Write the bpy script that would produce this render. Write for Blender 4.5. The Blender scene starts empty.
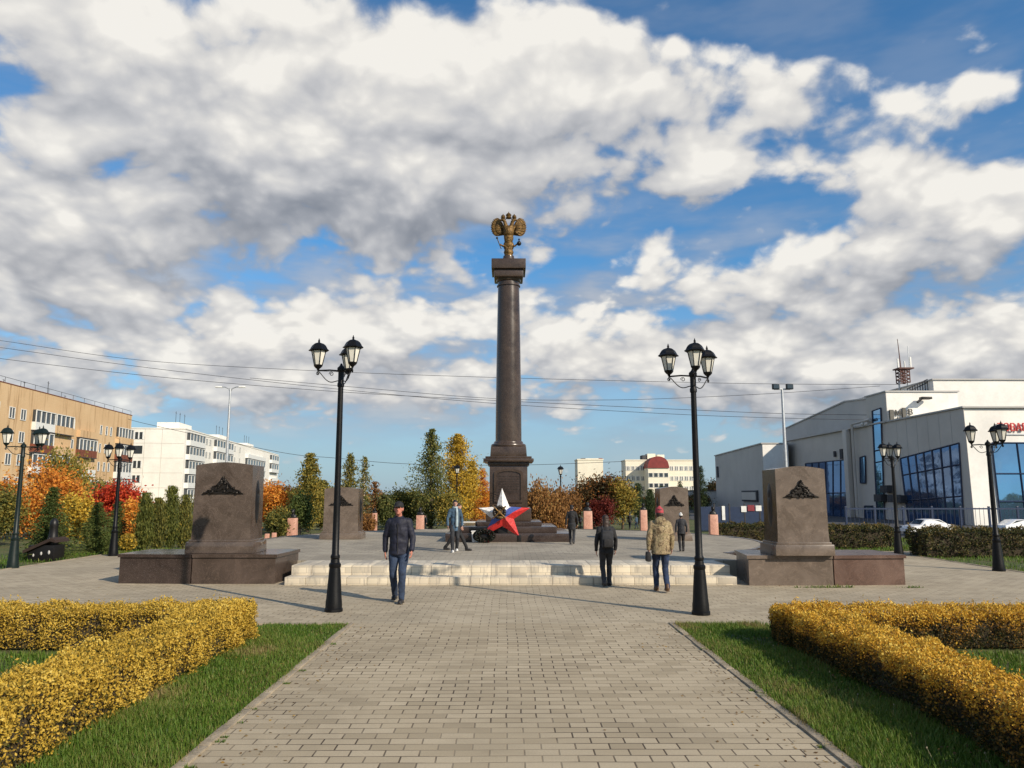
import bpy, bmesh, math, random
import numpy as np
from mathutils import Vector, Matrix, Euler, noise as mnoise
random.seed(7); rng = np.random.default_rng(7)
R = math.radians; PI = math.pi
scene = bpy.context.scene
C = scene.collection

# ------------------------------------------------------------------ camera
CAM_H = 1.9; FPX = 765.0; PITCH = math.atan(110/765)
YAW = -math.atan(5/765*math.cos(PITCH))
cam_d = bpy.data.cameras.new('camera'); cam = bpy.data.objects.new('camera', cam_d); C.objects.link(cam)
cam_d.sensor_width = 36; cam_d.lens = 36*FPX/1024; cam_d.clip_end = 6000; cam_d.clip_start = .05
cam.location = (0, 0, CAM_H); cam.rotation_euler = (R(90)+PITCH, 0, YAW)
scene.camera = cam
_RM = cam.rotation_euler.to_matrix()
def ray(u, v): return _RM @ Vector(((u-512)/FPX, (384-v)/FPX, -1))
def px(u, v, Y):                       # world point seen at pixel, at distance Y in front
    d = ray(u, v); t = Y/d.y; return Vector((d.x*t, Y, CAM_H+d.z*t))
def gp(u, v, z=0.0):                   # ground point seen at pixel
    d = ray(u, v); t = (z-CAM_H)/d.z; return Vector((d.x*t, d.y*t, z))
def onx(u, v, X):                      # point on the plane x = X
    d = ray(u, v); t = X/d.x; return Vector((X, d.y*t, CAM_H+d.z*t))

# ------------------------------------------------------------------ materials
class NT:
    def __init__(s, tree): s.t = tree; s.n = tree.nodes; s.l = tree.links
    def new(s, ty, **kw):
        nd = s.n.new(ty)
        for k, val in kw.items(): setattr(nd, k, val)
        return nd
    def put(s, sock, val):
        if isinstance(val, bpy.types.NodeSocket): s.l.new(val, sock)
        elif val is not None:
            try: sock.default_value = val
            except (TypeError, ValueError): sock.default_value = (*val, 1)
    def m(s, op, a, b=None, c=None, clamp=False):
        nd = s.new('ShaderNodeMath', operation=op, use_clamp=clamp)
        for i, x in enumerate((a, b, c)):
            if x is not None: s.put(nd.inputs[i], x)
        return nd.outputs[0]
    def v(s, op, a, b=None, out=0):
        nd = s.new('ShaderNodeVectorMath', operation=op)
        for i, x in enumerate((a, b)):
            if x is not None: s.put(nd.inputs[i], x)
        return nd.outputs[out]
    def noise(s, vec, scale, detail=4, rough=.55, dist=0, dim='3D'):
        nd = s.new('ShaderNodeTexNoise', noise_dimensions=dim)
        s.put(nd.inputs['Vector'], vec); nd.inputs['Scale'].default_value = scale
        nd.inputs['Detail'].default_value = detail; nd.inputs['Roughness'].default_value = rough
        nd.inputs['Distortion'].default_value = dist
        return nd.outputs[0]
    def ramp(s, fac, stops, interp='LINEAR'):
        nd = s.new('ShaderNodeValToRGB'); cr = nd.color_ramp; cr.interpolation = interp
        while len(cr.elements) > 1: cr.elements.remove(cr.elements[-1])
        for i, (p, c) in enumerate(stops):
            e = cr.elements[0] if i == 0 else cr.elements.new(p)
            e.position = p; e.color = (*c, 1) if len(c) == 3 else c
        s.put(nd.inputs[0], fac); return nd.outputs[0]
    def mix(s, fac, a, b, mode='MIX'):
        nd = s.new('ShaderNodeMix', data_type='RGBA', blend_type=mode)
        s.put(nd.inputs[0], fac); s.put(nd.inputs[6], a); s.put(nd.inputs[7], b); return nd.outputs[2]
    def mapr(s, x, a, b, c=0., d=1., smooth=True):
        nd = s.new('ShaderNodeMapRange', interpolation_type='SMOOTHSTEP' if smooth else 'LINEAR')
        for i, q in enumerate((x, a, b, c, d)): s.put(nd.inputs[i], q)
        return nd.outputs[0]
    def bump(s, h, strength, dist):
        nd = s.new('ShaderNodeBump'); nd.inputs['Strength'].default_value = strength
        nd.inputs['Distance'].default_value = dist; s.put(nd.inputs['Height'], h); return nd.outputs[0]

def newmat(name):
    mt = bpy.data.materials.new(name); mt.use_nodes = True
    nt = NT(mt.node_tree); b = nt.n['Principled BSDF']
    return mt, nt, b
def hexlin(c): return c
def mat(name, col, rough=.7, metal=0., var=.25, scale=6., bump=.0, bscale=40., spec=.5, col2=None, coord='Object', coat=0):
    mt, nt, b = newmat(name)
    tc = nt.new('ShaderNodeTexCoord').outputs[coord]
    n = nt.noise(tc, scale, 6, .62)
    c2 = col2 or tuple(min(1, x*(1-var*1.3)) for x in col)
    c1 = tuple(min(1, x*(1+var*.35)) for x in col)
    n2 = nt.noise(tc, scale*9, 3, .6)
    f = nt.m('ADD', nt.m('MULTIPLY', n, .75), nt.m('MULTIPLY', n2, .25))
    nt.put(b.inputs['Base Color'], nt.ramp(f, [(.34, c2), (.62, c1)]))
    nt.put(b.inputs['Roughness'], nt.mapr(n2, .3, .7, max(0.02, rough-.08), min(1, rough+.08)))
    b.inputs['Metallic'].default_value = metal
    b.inputs['Specular IOR Level'].default_value = spec
    if coat: b.inputs['Coat Weight'].default_value = coat
    if bump: nt.put(b.inputs['Normal'], nt.bump(nt.noise(tc, bscale, 4, .6), bump, .02))
    return mt
def granite(name, dark, light, rough=.22, fleck=(.5, .42, .38)):
    mt, nt, b = newmat(name)
    tc = nt.new('ShaderNodeTexCoord').outputs['Object']
    big = nt.noise(tc, 1.6, 5, .6, .8)
    fine = nt.noise(tc, 95, 3, .7)
    vein = nt.noise(tc, 2.3, 7, .62, 1.6)
    c = nt.ramp(big, [(.3, dark), (.68, light)])
    c = nt.mix(nt.mapr(fine, .57, .70, 0, .28), c, fleck)
    c = nt.mix(nt.mapr(fine, .3, .42, .55, 0), c, tuple(x*.35 for x in dark))
    vv = nt.m('ABSOLUTE', nt.m('SUBTRACT', vein, .5))
    c = nt.mix(nt.mapr(vv, 0., .022, .35, 0), c, tuple(min(1, x*1.6) for x in light))
    nt.put(b.inputs['Base Color'], c)
    nt.put(b.inputs['Roughness'], nt.mapr(big, .3, .7, rough, rough+.12))
    b.inputs['Specular IOR Level'].default_value = .5
    return mt
def leafmat(name, stops, trans=.3, rough=.65):
    mt, nt, b = newmat(name)
    at = nt.new('ShaderNodeAttribute', attribute_name='tint').outputs['Fac']
    col = nt.ramp(at, stops)
    nt.put(b.inputs['Base Color'], col); b.inputs['Roughness'].default_value = rough
    b.inputs['Specular IOR Level'].default_value = .25
    tr = nt.new('ShaderNodeBsdfTranslucent'); nt.put(tr.inputs[0], col)
    mx = nt.new('ShaderNodeMixShader'); mx.inputs[0].default_value = trans
    nt.l.new(b.outputs[0], mx.inputs[1]); nt.l.new(tr.outputs[0], mx.inputs[2])
    nt.l.new(mx.outputs[0], nt.n['Material Output'].inputs[0])
    return mt
def glassmat(name, col, rough=.04, metal=.0, spec=.8):
    mt, nt, b = newmat(name)
    tc = nt.new('ShaderNodeTexCoord').outputs['Object']
    n = nt.noise(tc, .35, 2, .5)
    nt.put(b.inputs['Base Color'], nt.ramp(n, [(.3, tuple(x*.7 for x in col)), (.7, col)]))
    b.inputs['Roughness'].default_value = rough; b.inputs['Metallic'].default_value = metal
    b.inputs['Specular IOR Level'].default_value = spec
    nt.put(b.inputs['Normal'], nt.bump(nt.noise(tc, .9, 2, .5), .12, .05))
    return mt

def paving(name, c1, c2, mortar, bw=.26, rh=.135, dirt=.5, rot=0):
    mt, nt, b = newmat(name)
    pos = nt.new('ShaderNodeTexCoord').outputs['Object']
    wob = nt.noise(pos, 1.1, 2, .5)
    w3 = nt.new('ShaderNodeTexNoise'); nt.put(w3.inputs['Vector'], pos); w3.inputs['Scale'].default_value = .55
    off = nt.v('MULTIPLY', nt.v('SUBTRACT', w3.outputs['Color'], (.5, .5, .5)), (.07, .07, 0))
    p2 = nt.v('ADD', pos, off)
    br = nt.new('ShaderNodeTexBrick', offset=.5, squash=1)
    nt.put(br.inputs['Vector'], p2)
    br.inputs['Scale'].default_value = 1; br.inputs['Brick Width'].default_value = bw; br.inputs['Row Height'].default_value = rh
    br.inputs['Mortar Size'].default_value = .0075; br.inputs['Mortar Smooth'].default_value = .35; br.inputs['Bias'].default_value = 0
    nt.put(br.inputs['Color1'], (0, 0, 0, 1)); nt.put(br.inputs['Color2'], (1, 1, 1, 1)); nt.put(br.inputs['Mortar'], (.5, .5, .5, 1))
    rnd = br.outputs['Color']; fac = br.outputs['Fac']
    big = nt.noise(pos, .42, 5, .62, .6); med = nt.noise(pos, 2.6, 5, .65); fine = nt.noise(pos, 60, 4, .7)
    col = nt.ramp(rnd, [(0, tuple(x*.86 for x in c2)), (.12, c2), (.5, tuple((p+q)/2 for p, q in zip(c1, c2))), (1, c1)])
    col = nt.mix(nt.mapr(big, .42, .64, 0, .8*dirt), col, tuple(x*.62 for x in c2))
    col = nt.mix(nt.mapr(med, .55, .75, 0, .45*dirt), col, tuple(x*.66 for x in c2))
    col = nt.mix(nt.mapr(med, .22, .42, .3*dirt, 0), col, tuple(min(1, x*1.12) for x in c1))
    col = nt.mix(nt.mapr(fine, .35, .7, .3, 0), col, tuple(x*.7 for x in c2))
    sandy = nt.mapr(nt.noise(pos, .9, 3, .6), .40, .6, .35, 1)
    col = nt.mix(nt.m('MULTIPLY', fac, sandy), col, mortar)
    nt.put(b.inputs['Base Color'], col); b.inputs['Roughness'].default_value = .82
    b.inputs['Specular IOR Level'].default_value = .35
    h = nt.m('ADD', nt.m('MULTIPLY', nt.m('SUBTRACT', 1, fac), 1.), nt.m('ADD', nt.m('MULTIPLY', rnd, .35), nt.m('MULTIPLY', fine, .25)))
    nt.put(b.inputs['Normal'], nt.bump(h, .7, .006))
    return mt

M = {}
M['paver'] = paving('path_pavers', (.49, .41, .285), (.385, .315, .21), (.075, .055, .035))
M['paver_far'] = paving('plaza_pavers', (.49, .415, .295), (.39, .325, .225), (.10, .08, .055), dirt=.5)
M['paver_grey'] = paving('upper_plaza_pavers', (.40, .355, .275), (.31, .275, .215), (.10, .085, .07), bw=.3, rh=.3, dirt=.7)
M['kerb'] = mat('kerb_concrete', (.36, .295, .205), .85, var=.35, scale=2.5, bump=.5)
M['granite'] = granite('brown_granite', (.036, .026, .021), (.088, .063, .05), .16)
M['granite_front'] = granite('grey_brown_granite', (.092, .070, .054), (.165, .128, .10), .24)
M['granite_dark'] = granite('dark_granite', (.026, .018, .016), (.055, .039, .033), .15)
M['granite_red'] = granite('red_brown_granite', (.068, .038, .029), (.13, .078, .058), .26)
M['granite_column'] = granite('column_granite', (.028, .018, .0125), (.062, .041, .029), .2)
M['pink'] = granite('pink_granite', (.42, .21, .15), (.6, .34, .25), .45, (.75, .55, .45))
M['bronze'] = mat('dark_bronze', (.028, .023, .019), .42, .55, var=.5, scale=30, bump=.3)
M['bronze_black'] = mat('black_bronze', (.012, .011, .011), .45, .3, var=.4, scale=30)
M['gold'] = mat('weathered_gilding', (.215, .12, .03), .5, .45, col2=(.016, .011, .007), scale=15, bump=.7, bscale=40)
M['iron'] = mat('black_painted_iron', (.004, .0042, .005), .45, .0, var=.4, scale=14, spec=.25, bump=.15, bscale=120)
M['iron_green'] = mat('dark_green_painted_iron', (.006, .014, .012), .45, .0, var=.4, scale=14, spec=.35)
M['milk'] = mat('frosted_lantern_glass', (.72, .70, .62), .35, var=.12, scale=9)
M['marble'] = None
M['steel'] = mat('galvanised_steel', (.5, .52, .54), .45, .6, var=.2, scale=8)
M['orange_wall'] = None
M['white_panel'] = mat('white_wall_panel', (.80, .77, .70), .75, var=.1, scale=.35)
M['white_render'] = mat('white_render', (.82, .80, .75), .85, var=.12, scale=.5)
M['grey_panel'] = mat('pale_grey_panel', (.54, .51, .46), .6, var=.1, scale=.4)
M['grey_wall'] = mat('grey_metal_siding', (.44, .43, .41), .55, var=.12, scale=.3)
M['cream_wall'] = mat('cream_wall', (.80, .74, .60), .85, var=.1, scale=.2)
M['pane'] = glassmat('dark_window_glass', (.045, .055, .065), .08)
M['blue_glass'] = glassmat('blue_tinted_glass', (.22, .42, .66), .03, .85, 1.)
M['dark_blue_glass'] = glassmat('dark_blue_glass', (.08, .18, .40), .04, .7, .8)
M['frame_white'] = mat('white_window_frame', (.74, .74, .71), .55, var=.15)
M['frame_blue'] = mat('dark_blue_frame', (.02, .035, .08), .4, var=.2)
M['brown_panel'] = mat('rust_brown_panel', (.19, .055, .028), .75, var=.25, scale=3)
M['roof_dark'] = mat('dark_roofing', (.06, .06, .065), .85, var=.3, scale=1)
M['red_roof'] = mat('dark_red_roof', (.23, .03, .028), .65, var=.25, scale=1)
M['bark'] = mat('bark', (.09, .065, .045), .9, var=.5, scale=12, bump=.8, bscale=25)
M['birch'] = mat('birch_bark', (.5, .47, .42), .85, var=.6, scale=10, col2=(.06, .05, .045))
M['twig'] = mat('hedge_twigs', (.05, .036, .018), .95, var=.5, scale=16, bump=1, bscale=30)
M['asphalt'] = mat('asphalt', (.06, .06, .062), .9, var=.3, scale=2, bump=.4, bscale=120)
M['cable'] = mat('cable_black', (.03, .03, .035), .7)
M['rust_steel'] = mat('red_brown_steel', (.11, .045, .035), .7, var=.3)
M['white_paint'] = mat('white_car_paint', (.78, .78, .78), .25, var=.05, coat=.6)
M['tyre'] = mat('black_rubber', (.02, .02, .02), .85)
M['rim'] = mat('alloy_rim', (.55, .55, .57), .35, .8)
M['white_petal'] = mat('white_star_paint', (.8, .8, .78), .4, var=.06)

def special_mats():
    # pale marble steps: blocks with grey patches
    mt, nt, b = newmat('pale_step_marble')
    pos = nt.new('ShaderNodeTexCoord').outputs['Object']
    sx = nt.new('ShaderNodeSeparateXYZ'); nt.put(sx.inputs[0], pos)
    cb = nt.new('ShaderNodeCombineXYZ'); nt.put(cb.inputs[0], sx.outputs[0]); nt.put(cb.inputs[1], nt.m('ADD', sx.outputs[2], nt.m('MULTIPLY', sx.outputs[1], .13)))
    br = nt.new('ShaderNodeTexBrick', offset=.37); nt.put(br.inputs['Vector'], cb.outputs[0])
    br.inputs['Scale'].default_value = 1; br.inputs['Brick Width'].default_value = .42; br.inputs['Row Height'].default_value = .121
    br.inputs['Mortar Size'].default_value = .005
    nt.put(br.inputs['Color1'], (0, 0, 0, 1)); nt.put(br.inputs['Color2'], (1, 1, 1, 1)); nt.put(br.inputs['Mortar'], (.6, .6, .6, 1))
    st = nt.new('ShaderNodeMapping'); st.inputs['Scale'].default_value = (5.5, .6, 1.1); nt.put(st.inputs['Vector'], pos)
    n = nt.noise(st.outputs[0], 1.3, 5, .65)
    c = nt.ramp(br.outputs['Color'], [(0, (.42, .37, .29)), (.12, (.50, .445, .345)), (.35, (.57, .50, .385)), (1, (.63, .56, .43))])
    c = nt.mix(nt.mapr(n, .52, .64, 0, .6), c, (.28, .255, .22))
    c = nt.mix(nt.m('MULTIPLY', br.outputs['Fac'], .7), c, (.22, .2, .17))
    nt.put(b.inputs['Base Color'], c); b.inputs['Roughness'].default_value = .6
    nt.put(b.inputs['Normal'], nt.bump(nt.noise(pos, 30, 4, .6), .3, .01))
    M['marble'] = mt
    # orange brick apartment wall with run-off streaks
    mt, nt, b = newmat('ochre_brick_wall')
    pos = nt.new('ShaderNodeTexCoord').outputs['Object']
    mp = nt.new('ShaderNodeMapping'); mp.inputs['Scale'].default_value = (1.1, 1.1, .10); nt.put(mp.inputs['Vector'], pos)
    stk = nt.noise(mp.outputs[0], 1.3, 5, .65); big = nt.noise(pos, .12, 4, .6); fine = nt.noise(pos, 7, 4, .7)
    c = nt.ramp(big, [(.3, (.56, .375, .20)), (.7, (.67, .485, .285))])
    c = nt.mix(nt.mapr(stk, .52, .64, 0, .7), c, (.32, .19, .09))
    c = nt.mix(nt.mapr(stk, .25, .4, .3, 0), c, (.68, .45, .24))
    c = nt.mix(nt.mapr(fine, .3, .7, .25, 0), c, (.38, .21, .09))
    nt.put(b.inputs['Base Color'], c); b.inputs['Roughness'].default_value = .9
    M['orange_wall'] = mt
    # lawn soil/turf
    mt, nt, b = newmat('turf')
    pos = nt.new('ShaderNodeTexCoord').outputs['Object']
    n1 = nt.noise(pos, .5, 5, .6); n2 = nt.noise(pos, 14, 5, .7)
    c = nt.ramp(n1, [(.3, (.075, .10, .018)), (.5, (.11, .13, .03)), (.66, (.19, .15, .06))])
    c = nt.mix(nt.mapr(n2, .35, .7, .7, 0), c, (.025, .035, .01))
    nt.put(b.inputs['Base Color'], c); b.inputs['Roughness'].default_value = .95
    nt.put(b.inputs['Normal'], nt.bump(n2, .8, .05))
    M['turf'] = mt
    # tricolour star paint
    mt, nt, b = newmat('tricolour_paint')
    pos = nt.new('ShaderNodeTexCoord').outputs['Object']
    sx = nt.new('ShaderNodeSeparateXYZ'); nt.put(sx.inputs[0], pos)
    t = nt.m('ADD', nt.m('MULTIPLY', sx.outputs[0], .5), nt.m('MULTIPLY', sx.outputs[2], -.866))
    wv = nt.m('ADD', t, nt.m('MULTIPLY', nt.m('SUBTRACT', nt.noise(pos, 5, 2), .5), .05))
    c = nt.ramp(nt.m('ADD', wv, .5), [(0, (.80, .79, .76)), (.41, (.05, .09, .34)), (.60, (.62, .03, .028))], 'CONSTANT')
    n = nt.noise(pos, 16, 4, .6)
    c = nt.mix(nt.mapr(n, .4, .7, .35, 0), c, (.12, .05, .06), 'MULTIPLY')
    nt.put(b.inputs['Base Color'], c); b.inputs['Roughness'].default_value = .45
    nt.put(b.inputs['Normal'], nt.bump(n, .35, .03))
    M['tricolour'] = mt
special_mats()

# ------------------------------------------------------------------ mesh helpers
class MB:
    def __init__(s): s.v = []; s.f = []; s.mi = []
    def add(s, vs, fs, m=0, T=None):
        o = len(s.v)
        if T is not None: vs = [T @ Vector(p) for p in vs]
        s.v.extend([tuple(p) for p in vs]); s.f.extend([tuple(i+o for i in f) for f in fs]); s.mi.extend([m]*len(fs))
        return s
    def box(s, c, d, m=0, bevel=0, T=None, rz=0, top=1.0, topy=None):
        bm = bmesh.new(); bmesh.ops.create_cube(bm, size=1)
        for vv in bm.verts:
            k = top if vv.co.z > 0 else 1; k2 = (topy if topy is not None else top) if vv.co.z > 0 else 1
            vv.co = Vector((vv.co.x*d[0]*k, vv.co.y*d[1]*k2, vv.co.z*d[2]))
        if bevel: bmesh.ops.bevel(bm, geom=bm.edges[:], offset=bevel, segments=2, affect='EDGES', profile=.6)
        mtx = Matrix.Translation(c) @ Matrix.Rotation(rz, 4, 'Z')
        if T is not None: mtx = T @ mtx
        bm.verts.index_update()
        s.add([mtx @ vv.co for vv in bm.verts], [[q.index for q in f.verts] for f in bm.faces], m); bm.free(); return s
    def lathe(s, prof, seg=20, c=(0, 0, 0), m=0, T=None, a0=0, sx=1, sy=1):
        vs = []; fs = []
        for r, z in prof:
            for i in range(seg):
                a = a0+2*PI*i/seg; vs.append((c[0]+r*sx*math.cos(a), c[1]+r*sy*math.sin(a), c[2]+z))
        n = len(prof)
        for j in range(n-1):
            for i in range(seg):
                k = (i+1) % seg; fs.append((j*seg+i, j*seg+k, (j+1)*seg+k, (j+1)*seg+i))
        fs.append(tuple(range(seg-1, -1, -1))); fs.append(tuple((n-1)*seg+i for i in range(seg)))
        return s.add(vs, fs, m, T)
    def tube(s, pts, rad, seg=8, m=0, T=None, closed=False):
        pts = [Vector(p) for p in pts]; n = len(pts)
        rad = rad if isinstance(rad, (list, tuple)) else [rad]*n
        vs = []; fs = []; prev = None
        for i, p in enumerate(pts):
            t = (pts[min(i+1, n-1)]-pts[max(i-1, 0)])
            if t.length < 1e-9: t = Vector((0, 0, 1))
            t.normalize()
            up = Vector((0, 0, 1)) if abs(t.z) < .9 else Vector((1, 0, 0))
            x = t.cross(up).normalized() if prev is None else (prev-t*prev.dot(t)).normalized()
            prev = x; y = t.cross(x)
            for k in range(seg):
                a = 2*PI*k/seg; vs.append(p+(x*math.cos(a)+y*math.sin(a))*rad[i])
        for j in range(n-1):
            for k in range(seg):
                q = (k+1) % seg; fs.append((j*seg+k, j*seg+q, (j+1)*seg+q, (j+1)*seg+k))
        fs.append(tuple(range(seg-1, -1, -1))); fs.append(tuple((n-1)*seg+k for k in range(seg)))
        return s.add(vs, fs, m, T)
    def ell(s, c, r, m=0, rot=None, u=14, w=9, T=None):
        vs = []; fs = []; rm = rot.to_matrix() if rot is not None else Matrix.Identity(3); c = Vector(c)
        r = r if isinstance(r, (tuple, list)) else (r, r, r)
        vs.append(c+rm @ Vector((0, 0, -r[2])))
        for j in range(1, w):
            t = PI*j/w-PI/2
            for i in range(u):
                a = 2*PI*i/u; vs.append(c+rm @ Vector((r[0]*math.cos(t)*math.cos(a), r[1]*math.cos(t)*math.sin(a), r[2]*math.sin(t))))
        vs.append(c+rm @ Vector((0, 0, r[2])))
        for i in range(u): fs.append((0, 1+(i+1) % u, 1+i))
        for j in range(w-2):
            for i in range(u):
                k = (i+1) % u; fs.append((1+j*u+i, 1+j*u+k, 1+(j+1)*u+k, 1+(j+1)*u+i))
        b = 1+(w-2)*u
        for i in range(u): fs.append((b+i, b+(i+1) % u, len(vs)-1))
        return s.add(vs, fs, m, T)
    def prism(s, pts, z0, z1, m=0, T=None):          # outline in xy, extruded in z
        n = len(pts)
        area = sum(pts[i][0]*pts[(i+1) % n][1]-pts[(i+1) % n][0]*pts[i][1] for i in range(n))
        if area < 0: pts = pts[::-1]
        vs = [(x, y, z0) for x, y in pts]+[(x, y, z1) for x, y in pts]
        fs = [tuple(range(n-1, -1, -1)), tuple(range(n, 2*n))]+[(i, (i+1) % n, n+(i+1) % n, n+i) for i in range(n)]
        return s.add(vs, fs, m, T)
    def build(s, name, mats, parent=None, smooth=40, loc=None):
        me = bpy.data.meshes.new(name); me.from_pydata(s.v, [], s.f)
        mats = mats if isinstance(mats, (list, tuple)) else [mats]
        for mt in mats: me.materials.append(mt)
        if len(mats) > 1: me.polygons.foreach_set('material_index', s.mi)
        if smooth:
            me.polygons.foreach_set('use_smooth', [True]*len(me.polygons)); me.set_sharp_from_angle(angle=R(smooth))
        me.update()
        return link(name, me, parent, loc)
def link(name, me, parent=None, loc=None):
    o = bpy.data.objects.new(name, me); C.objects.link(o)
    if parent: o.parent = parent
    if loc is not None: o.location = loc
    return o
XZ = Matrix(((1, 0, 0, 0), (0, 0, -1, 0), (0, 1, 0, 0), (0, 0, 0, 1)))     # outline (x,y)->(x,z), thickness towards -y
def thing(name, label, cat, loc=(0, 0, 0), rz=0, group=None):
    o = bpy.data.objects.new(name, None); C.objects.link(o); o.location = loc; o.rotation_euler = (0, 0, rz)
    o.empty_display_size = .2
    return tag(o, label, cat, group)
def tag(o, label, cat, group=None):
    o['label'] = label; o['category'] = cat
    if group: o['group'] = group
    return o
def struct(o, kind='structure'): o['kind'] = kind; return o
def copy_tree(o, parent=None):
    c = o.copy(); C.objects.link(c)
    if parent: c.parent = parent
    for ch in list(o.children): copy_tree(ch, c)
    return c

def leafmesh(name, P, D, N, L, W, tint, mt, parent=None):
    """many leaf-shaped quads: centres P, long axis D, normal N, length L, width W"""
    n = len(P); D = D/np.linalg.norm(D, axis=1, keepdims=True)
    S = np.cross(D, N); S /= np.maximum(np.linalg.norm(S, axis=1, keepdims=True), 1e-6)
    L = np.broadcast_to(np.asarray(L, float), (n,))[:, None]; W = np.broadcast_to(np.asarray(W, float), (n,))[:, None]
    V = np.empty((n, 4, 3))
    V[:, 0] = P-D*L*.5; V[:, 1] = P+S*W*.5+D*L*.05; V[:, 2] = P+D*L*.5; V[:, 3] = P-S*W*.5+D*L*.05
    return quadmesh(name, V, tint, mt, parent)
def quadmesh(name, V, tint, mt, parent=None):
    n = len(V); me = bpy.data.meshes.new(name)
    me.vertices.add(4*n); me.vertices.foreach_set('co', V.reshape(-1).astype(np.float32))
    me.loops.add(4*n); me.loops.foreach_set('vertex_index', np.arange(4*n, dtype=np.int32))
    me.polygons.add(n); me.polygons.foreach_set('loop_start', np.arange(0, 4*n, 4, dtype=np.int32))
    a = me.attributes.new('tint', 'FLOAT', 'POINT'); a.data.foreach_set('value', np.repeat(np.clip(tint, 0, 1), 4).astype(np.float32))
    me.materials.append(mt); me.update(calc_edges=True); me.validate()
    return link(name, me, parent)
def rvec(n):
    v = rng.normal(size=(n, 3)); return v/np.linalg.norm(v, axis=1, keepdims=True)
def remesh(mb, name, mats, parent, voxel, smooth_it=2, disp=0, dscale=6):
    """union of overlapping closed shapes as one continuous surface"""
    me = bpy.data.meshes.new('tmp'); me.from_pydata(mb.v, [], mb.f)
    o = bpy.data.objects.new('tmp', me); C.objects.link(o)
    md = o.modifiers.new('r', 'REMESH'); md.mode = 'VOXEL'; md.voxel_size = voxel; md.use_smooth_shade = True
    if smooth_it:
        sm = o.modifiers.new('s', 'SMOOTH'); sm.factor = .5; sm.iterations = smooth_it
    dg = bpy.context.evaluated_depsgraph_get(); dg.update()
    nm = bpy.data.meshes.new_from_object(o.evaluated_get(dg)); nm.name = name
    bpy.data.objects.remove(o); bpy.data.meshes.remove(me)
    if disp:
        nor = [v.normal.copy() for v in nm.vertices]
        for v, nn in zip(nm.vertices, nor):
            v.co += nn*disp*(mnoise.noise(v.co*dscale)+.5*mnoise.noise(v.co*dscale*2.3))
    nm.materials.clear()
    for mt in (mats if isinstance(mats, (list, tuple)) else [mats]): nm.materials.append(mt)
    nm.polygons.foreach_set('use_smooth', [True]*len(nm.polygons)); nm.update()
    return link(name, nm, parent)
def text_mesh(name, txt, size, depth, mt, parent, M4):
    cu = bpy.data.curves.new('tmp', 'FONT'); cu.body = txt; cu.size = size; cu.extrude = depth
    o = bpy.data.objects.new('tmp', cu); C.objects.link(o)
    dg = bpy.context.evaluated_depsgraph_get(); dg.update()
    me = bpy.data.meshes.new_from_object(o.evaluated_get(dg)); bpy.data.objects.remove(o)
    me.transform(M4); me.name = name; me.materials.clear(); me.materials.append(mt)
    return link(name, me, parent)

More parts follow.
